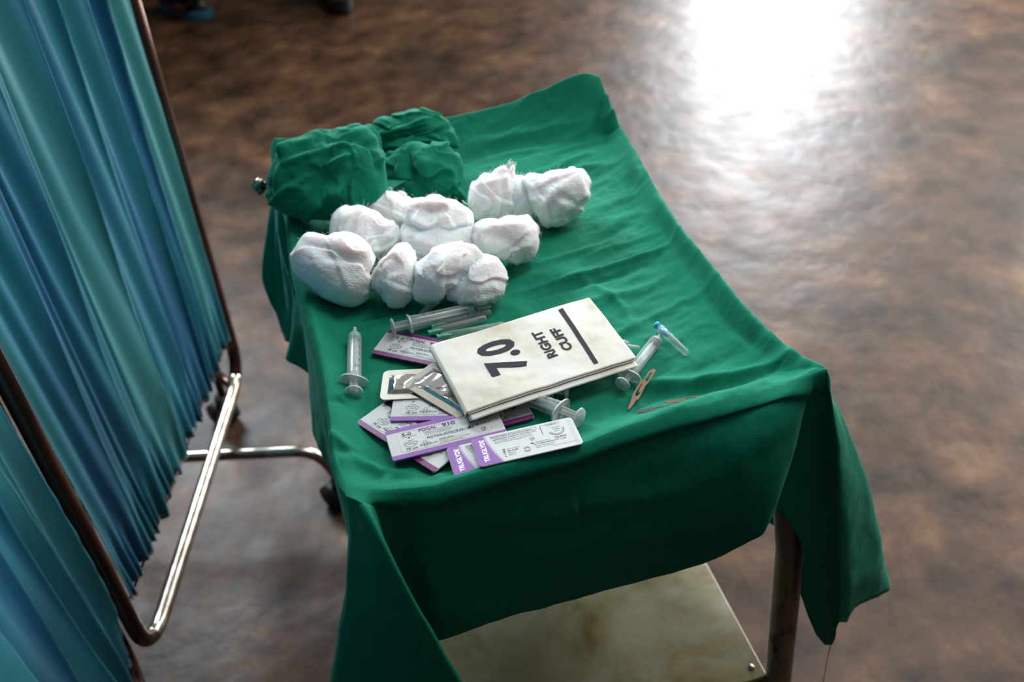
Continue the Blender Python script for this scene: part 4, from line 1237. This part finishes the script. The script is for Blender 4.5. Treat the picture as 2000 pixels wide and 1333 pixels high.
zb2 = ZT + 0.0035
blade('coppery scalpel blade lying lower of the two crossed ones by the slim syringe', (1228, 801), (1260, 742), zb2 + 0.001, zb2 + 0.004, 15, M_blade)
blade('coppery scalpel blade lying upper of the two crossed ones by the slim syringe', (1247, 768), (1277, 721), zb2 + 0.003, zb2 + 0.0065, 15, M_blade, -1)
blade('dark grey pointed scalpel blade lying nearest the front rim', (1237, 806), (1324, 795), zb2 + 0.004, zb2 + 0.006, 15, M_bladedark)
blade('rightmost coppery scalpel blade lying straight, with a slanted mounting end', (1296, 786), (1390, 776), zb2 + 0.004, zb2 + 0.011, 11, M_blade)

# ------------------------------------------------------------------ folding privacy screen
ZR = 0.20; TR = 0.0115
pn = PZ((291, 1282), ZR); pf = PZ((468, 727), ZR)
scr = thing('privacy_screen', 'folding hospital privacy screen with teal fabric panels on a tubular frame, left of the trolley', 'screen', (float(pn[0]), float(pn[1]), 0))


def srel(o): o.matrix_parent_inverse = Matrix.Translation(-Vector(scr.location)); return o


far_top = PY((259, 0), pf[1] + 0.03)
far_dir = (far_top - pf) / (far_top[2] - ZR)
near_top = pn + np.array([0.0, 0.004, 0.55])
near_dir = (near_top - pn) / (near_top[2] - ZR)
HT = 1.55


def panel(a, b_, adir, bdir, seed, nm, r_bend=0.05, fabm=M_teal, folds_=13, postmat=M_bronze):
    """a near corner, b_ far corner of the bottom rail"""
    ta = a + adir * (HT - ZR); tb_ = b_ + bdir * (HT - ZR)
    fr_ = MB(); fr_.tube(bend_path([ta, a, b_, tb_], r_bend, 10), TR, 16)
    return ta, tb_, fr_


# panel A (far one): posts are dark bronze, bottom rail is worn chrome
u_ = (pf - pn) / np.linalg.norm(pf - pn)
rb = 0.07
pathA = bend_path([pn + near_dir * 1.3, pn, pf, pf + far_dir * 1.3], rb, 12)
iA = len(pathA)
m = MB(); m.tube(pathA[:9], TR, 18); srel(m.obj('post', M_bronze, scr))
m = MB(); m.tube(pathA[8:-8], TR, 18); rail = srel(m.obj('bottom_rail', M_chrome, scr))
m = MB(); m.tube(pathA[-9:], TR, 18); srel(m.obj('post', M_bronze, scr))
m = MB(); m.tube([pn + near_dir * 1.3, pf + far_dir * 1.3], TR, 14); srel(m.obj('top_rail', M_chrome, scr))

# panel B (nearer one)
pb1 = PZ((254, 1252), ZR + 0.03); off = pb1 - pn
b_far = PZ((262, 1262), ZR) ; b_far = np.array([pn[0] - 0.026, pn[1] - 0.004, 0.185])
dB = np.array([0.22, -1.0, 0]); dB /= np.linalg.norm(dB)
b_near = b_far + dB * 0.62
pathB = bend_path([b_near + np.array([0, 0, 1.33]), b_near, b_far, b_far + near_dir * 1.33], rb, 12)
m = MB(); m.tube(pathB, TR, 18); srel(m.obj('frame_tube', M_bronze, scr))
for zz in (0.45, 1.1):
    h1 = pn + near_dir * (zz - ZR); h2 = b_far + near_dir * (zz - 0.185)
    m = MB(); m.tube([h1 - [0, 0, 0.025], h1 + [0, 0, 0.025]], TR + 0.003, 16); m.tube([h2 - [0, 0, 0.025], h2 + [0, 0, 0.025]], TR + 0.003, 16); m.tube([h1, h2], 0.005)
    if zz > 1: srel(m.obj('hinge', M_bronze, scr))


def fabric(p_near, p_far, d_near, d_far, hemz_near, hemz_far, seed, nf, depth, inset_n, inset_f, name='fabric_panel', topz=1.45):
    ns, nt = 520, 60
    S = np.linspace(0, 1, ns); T = np.linspace(0, 1, nt)
    rnd_ = np.random.RandomState(seed)
    u = (p_far - p_near); L = np.linalg.norm(u); u = u / L
    nrm = np.cross(u, [0, 0, 1.0]); nrm /= np.linalg.norm(nrm)     # towards the trolley side
    # irregular fold phases
    kx = np.sort(np.concatenate([[0], np.cumsum(rnd_.uniform(0.55, 1.45, nf))])); kx = kx / kx[-1]
    ph = np.interp(S, kx, np.arange(len(kx)))
    amp = np.interp(S, kx, rnd_.uniform(0.55, 1.25, len(kx)))
    verts = []
    for t in T:
        z_n = hemz_near + (topz - hemz_near) * t; z_f = hemz_far + (topz - hemz_far) * t
        a = p_near + d_near * (z_n - p_near[2]); b_ = p_far + d_far * (z_f - p_far[2])
        a = a + u * inset_n; b_ = b_ - u * inset_f
        gath = math.exp(-(t * 14)**2)
        wob = 0.10 * np.sin(3.1 * t + 9 * S * 6.28 / 9)
        f1 = 1 - np.abs(np.sin(np.pi * (ph + wob)))**0.75
        prof = (f1 - 0.4) * amp * (depth * (0.75 + 0.45 * math.sin(2.5 * t + seed)) * (1 - 0.55 * gath))
        extra = 0.0035 * np.sin(2 * np.pi * (ph * 2.7 + 2 * t + seed)) * (0.5 + 0.5 * t) + 0.004 * gath * np.sin(2 * np.pi * (ph * 5.3 + seed * 0.3))
        side = 0.010 * np.sin(2 * np.pi * ph + 1.0) * amp
        base = a[None, :] * (1 - S[:, None]) + b_[None, :] * S[:, None]
        q_ = base + nrm[None, :] * (prof + extra)[:, None] + u[None, :] * (side * np.sin(np.pi * S))[:, None]
        if gath > 0.01: q_[:, 2] += 0.006 * gath * np.sin(2 * np.pi * ph * 3 + 1)
        verts.append(q_)
    v = np.concatenate(verts)
    o = srel(obj(name, v, grid_faces(nt, ns), fabm_, scr))
    md_ = o.modifiers.new('thickness', 'SOLIDIFY'); md_.thickness = 0.0006
    return o


fabm_ = M_teal
fabA = fabric(pn, pf, near_dir, far_dir, 0.305, 0.285, 4, 7, 0.045, 0.016, 0.016)
fabB = fabric(b_near, b_far, np.array([0, 0, 1.0]), near_dir, 0.235, 0.235, 9, 7, 0.045, 0.016, 0.018)

# gathered rod through the hem
m = MB(); m.tube([pn + near_dir * 0.110, pf + far_dir * 0.090], 0.002, 8); srel(m.obj('hem_rod', M_bronze, scr))


# feet with casters
def caster(x, y, nm='caster'):
    m = MB(); ang = 0.6
    c_, s_ = math.cos(ang), math.sin(ang)

    def R2(p): return (x + p[0] * c_ - p[1] * s_, y + p[0] * s_ + p[1] * c_, p[2])
    m.tube([R2((-0.004, 0.012, 0.028)), R2((0.022 - 0.004, 0.012, 0.028))], 0.028, 24)
    m.tube([R2((-0.026, 0.012, 0.028)), R2((-0.008, 0.012, 0.028))], 0.028, 24)
    m.tube([R2((-0.028, 0.012, 0.028)), R2((0.020, 0.012, 0.028))], 0.006, 12)
    m.tube([R2((-0.004, 0.0, 0.040)), R2((-0.004, 0, 0.078))], [0.018, 0.014], 16)
    return srel(m.obj(nm, M_rubber, scr))


e0 = PZ((618, 880), 0.150)
hA = PZ((420, 890), 0.150)
dirf = e0 - hA; dirf[2] = 0; dirf /= np.linalg.norm(dirf)
e1 = e0 + dirf * 0.030
far_side = hA - dirf * 0.20
hA[2] = far_side[2] = 0.150
m = MB(); m.tube(bend_path([far_side - dirf * 0.10 + [0, 0, -0.085], far_side - dirf * 0.05, hA, e0, e1 + np.array([0, 0, -0.085])], 0.05, 12), 0.0105, 18)
srel(m.obj('foot_tube', M_chrome, scr))
m = MB(); rl = pf + (pn - pf) * 0.30
tcl = np.clip(((hA - pn) @ u_) / np.linalg.norm(pf - pn), 0, 1); rl = pn + (pf - pn) * tcl
m.tube([rl + [0, 0, 0.004], [hA[0], hA[1], 0.150]], 0.007, 12); srel(m.obj('bracket', M_bronze, scr))
caster(e1[0], e1[1]); caster(far_side[0] - dirf[0] * 0.10, far_side[1] - dirf[1] * 0.10)
c2 = PZ((448, 812), 0.02)
m = MB(); m.tube([np.array([c2[0], c2[1], 0.07]), np.array([c2[0], c2[1], 0.15]), pf + (pn - pf) * 0.08], 0.008, 14); srel(m.obj('caster_stem', M_bronze, scr))
caster(c2[0], c2[1])
c3 = b_near - dB * 0.1
m = MB(); m.tube([np.array([c3[0], c3[1], 0.07]), np.array([c3[0], c3[1], 0.16])], 0.008, 14); srel(m.obj('caster_stem', M_bronze, scr))
caster(c3[0], c3[1])

# ------------------------------------------------------------------ bystander in the dark background, top left
M_trouser = mat('black_trousers', (0.006, 0.006, 0.008), 0.9)
M_skin = mat('brown_skin', (0.07, 0.022, 0.012), 0.5)
M_sandal = mat('blue_sandal_sole', (0.03, 0.12, 0.19), 0.5)
M_shoe = mat('black_shoe', (0.012, 0.012, 0.014), 0.4)
f1 = PZ((360, 42), 0.02); f2 = PZ((655, 2), 0.02)
per = thing('person', 'person in black standing behind, just a blue-soled sandal and dark trouser hems in view', 'person', (float(f1[0] + f2[0]) / 2, float(f1[1] + f2[1]) / 2, 0))


def prel(o): o.matrix_parent_inverse = Matrix.Translation(-Vector(per.location)); return o


cx_, cy_ = (f1[0] + f2[0]) / 2, (f1[1] + f2[1]) / 2 + 0.05
jo = {'pel': (cx_, cy_, 0.95), 'wa': (cx_, cy_, 1.12), 'ch': (cx_, cy_ - 0.02, 1.35), 'ne': (cx_, cy_ - 0.03, 1.50), 'he': (cx_, cy_ - 0.05, 1.60), 'ht': (cx_, cy_ - 0.04, 1.74),
      'hl': (cx_ - 0.09, cy_, 0.90), 'kl': ((f1[0] + cx_ - 0.09) / 2 - 0.02, (f1[1] + cy_) / 2 - 0.03, 0.50), 'al': (f1[0], f1[1] + 0.08, 0.10),
      'hr': (cx_ + 0.09, cy_, 0.90), 'kr': ((f2[0] + cx_ + 0.09) / 2, (f2[1] + cy_) / 2 - 0.03, 0.50), 'ar': (f2[0], f2[1] + 0.08, 0.10),
      'sl': (cx_ - 0.18, cy_ - 0.02, 1.42), 'el': (cx_ - 0.24, cy_, 1.14), 'wl': (cx_ - 0.20, cy_ - 0.16, 0.98), 'gl': (cx_ - 0.17, cy_ - 0.24, 0.96),
      'sr': (cx_ + 0.18, cy_ - 0.02, 1.42), 'er': (cx_ + 0.24, cy_, 1.14), 'wr': (cx_ + 0.20, cy_ - 0.16, 0.98), 'gr': (cx_ + 0.17, cy_ - 0.24, 0.96)}
tipl = (f1[0] + 0.015, f1[1] - 0.10, 0.045); tipr = (f2[0], f2[1] - 0.10, 0.045)
jo['tl'] = tipl; jo['tr'] = tipr
ks = list(jo); ed = [('pel', 'wa'), ('wa', 'ch'), ('ch', 'ne'), ('ne', 'he'), ('he', 'ht'), ('pel', 'hl'), ('hl', 'kl'), ('kl', 'al'), ('al', 'tl'), ('pel', 'hr'), ('hr', 'kr'), ('kr', 'ar'), ('ar', 'tr'),
                     ('ch', 'sl'), ('sl', 'el'), ('el', 'wl'), ('wl', 'gl'), ('ch', 'sr'), ('sr', 'er'), ('er', 'wr'), ('wr', 'gr')]
jo['tl'] = (f1[0] - 0.01, f1[1] + 0.02, 0.05)
rad = {'pel': 0.13, 'wa': 0.12, 'ch': 0.14, 'ne': 0.055, 'he': 0.085, 'ht': 0.07, 'hl': 0.09, 'hr': 0.09, 'kl': 0.065, 'kr': 0.065, 'al': 0.045, 'ar': 0.045, 'tl': 0.03, 'tr': 0.03,
       'sl': 0.06, 'sr': 0.06, 'el': 0.042, 'er': 0.042, 'wl': 0.03, 'wr': 0.03, 'gl': 0.028, 'gr': 0.028}
me = bpy.data.meshes.new('body'); me.from_pydata([jo[k] for k in ks], [(ks.index(a), ks.index(b_)) for a, b_ in ed], [])
bo = bpy.data.objects.new('body', me); COL.objects.link(bo); bo.parent = per; prel(bo)
me.materials.append(M_skin)
md = bo.modifiers.new('skin', 'SKIN'); md.use_smooth_shade = True
sv = me.skin_vertices
if len(sv) == 0:
    bm_ = bmesh.new(); bm_.from_mesh(me); bm_.verts.layers.skin.verify(); bm_.to_mesh(me); bm_.free(); sv = me.skin_vertices
for k, v_ in zip(ks, sv[0].data):
    v_.radius = (rad[k], rad[k]); v_.use_root = (k == 'pel')
md = bo.modifiers.new('sub', 'SUBSURF'); md.levels = 1; md.render_levels = 2


def limb(pts, r0, name, mtl):
    T = np.linspace(0, 1, 14); pp = cr(np.linspace(0, 1, len(pts)), np.array(pts, float), T); rr = cr(np.linspace(0, 1, len(r0)), np.array(r0, float), T)
    return prel(MB().tube(list(pp), list(rr), 20).obj(name, mtl, per))


limb([jo['hl'], jo['kl'], (f1[0], f1[1] + 0.10, 0.085)], [0.135, 0.09, 0.085], 'trouser_leg', M_trouser)
limb([jo['hr'], jo['kr'], (f2[0], f2[1] + 0.08, 0.06)], [0.135, 0.10, 0.10], 'trouser_leg', M_trouser)
limb([(cx_, cy_, 0.84), (cx_, cy_, 1.1), (cx_, cy_ - 0.02, 1.36), (cx_, cy_ - 0.03, 1.47)], [0.18, 0.17, 0.19, 0.08], 'black_shirt', M_trouser)


def sole(cx0, cy0, ang, L, W, th, name, mtl, z0=0.0):
    N = 36; v = []
    for z in (z0, z0 + th):
        for k in range(N):
            a_ = 2 * math.pi * k / N
            x = math.cos(a_) * L / 2; y = math.sin(a_) * W / 2 * (1 + 0.15 * math.cos(a_)) * (1 - 0.18 * math.exp(-((x + 0.02) / 0.05)**2))
            v.append((cx0 + x * math.cos(ang) - y * math.sin(ang), cy0 + x * math.sin(ang) + y * math.cos(ang), z + (0.02 * max(0, x / L - 0.25))))
    f = [tuple(range(N))[::-1], tuple(range(N, 2 * N))] + [(k, (k + 1) % N, N + (k + 1) % N, N + k) for k in range(N)]
    return prel(bevel(obj(name, v, f, mtl, per, False), 0.003))


sa, sb_ = PZ((292, 10), 0.01), PZ((425, 50), 0.01)
sole((sa[0] + sb_[0]) / 2 + 0.01, (sa[1] + sb_[1]) / 2 + 0.045, math.atan2(sb_[1] - sa[1], sb_[0] - sa[0]), 0.30, 0.11, 0.03, 'sandal', M_sandal)
am = math.atan2(sb_[1] - sa[1], sb_[0] - sa[0]); um = Matrix.Translation(((sa[0] + sb_[0]) / 2 + 0.01, (sa[1] + sb_[1]) / 2 + 0.058, 0.028)) @ Matrix.Rotation(am, 4, 'Z')
m = MB(); vv = []
for k in range(12):
    ph = (k / 11) * math.pi / 2
    for q_ in range(28):
        a_ = 2 * math.pi * q_ / 28
        vv.append(um @ Vector((0.138 * math.cos(a_) * math.cos(ph), 0.047 * math.sin(a_) * math.cos(ph), 0.075 * math.sin(ph))))
m.add(vv, grid_faces(12, 28, True)); prel(m.obj('sandal_upper', M_shoe, per))
sole(f2[0], f2[1] + 0.03, math.radians(-80), 0.28, 0.11, 0.06, 'shoe', M_shoe)
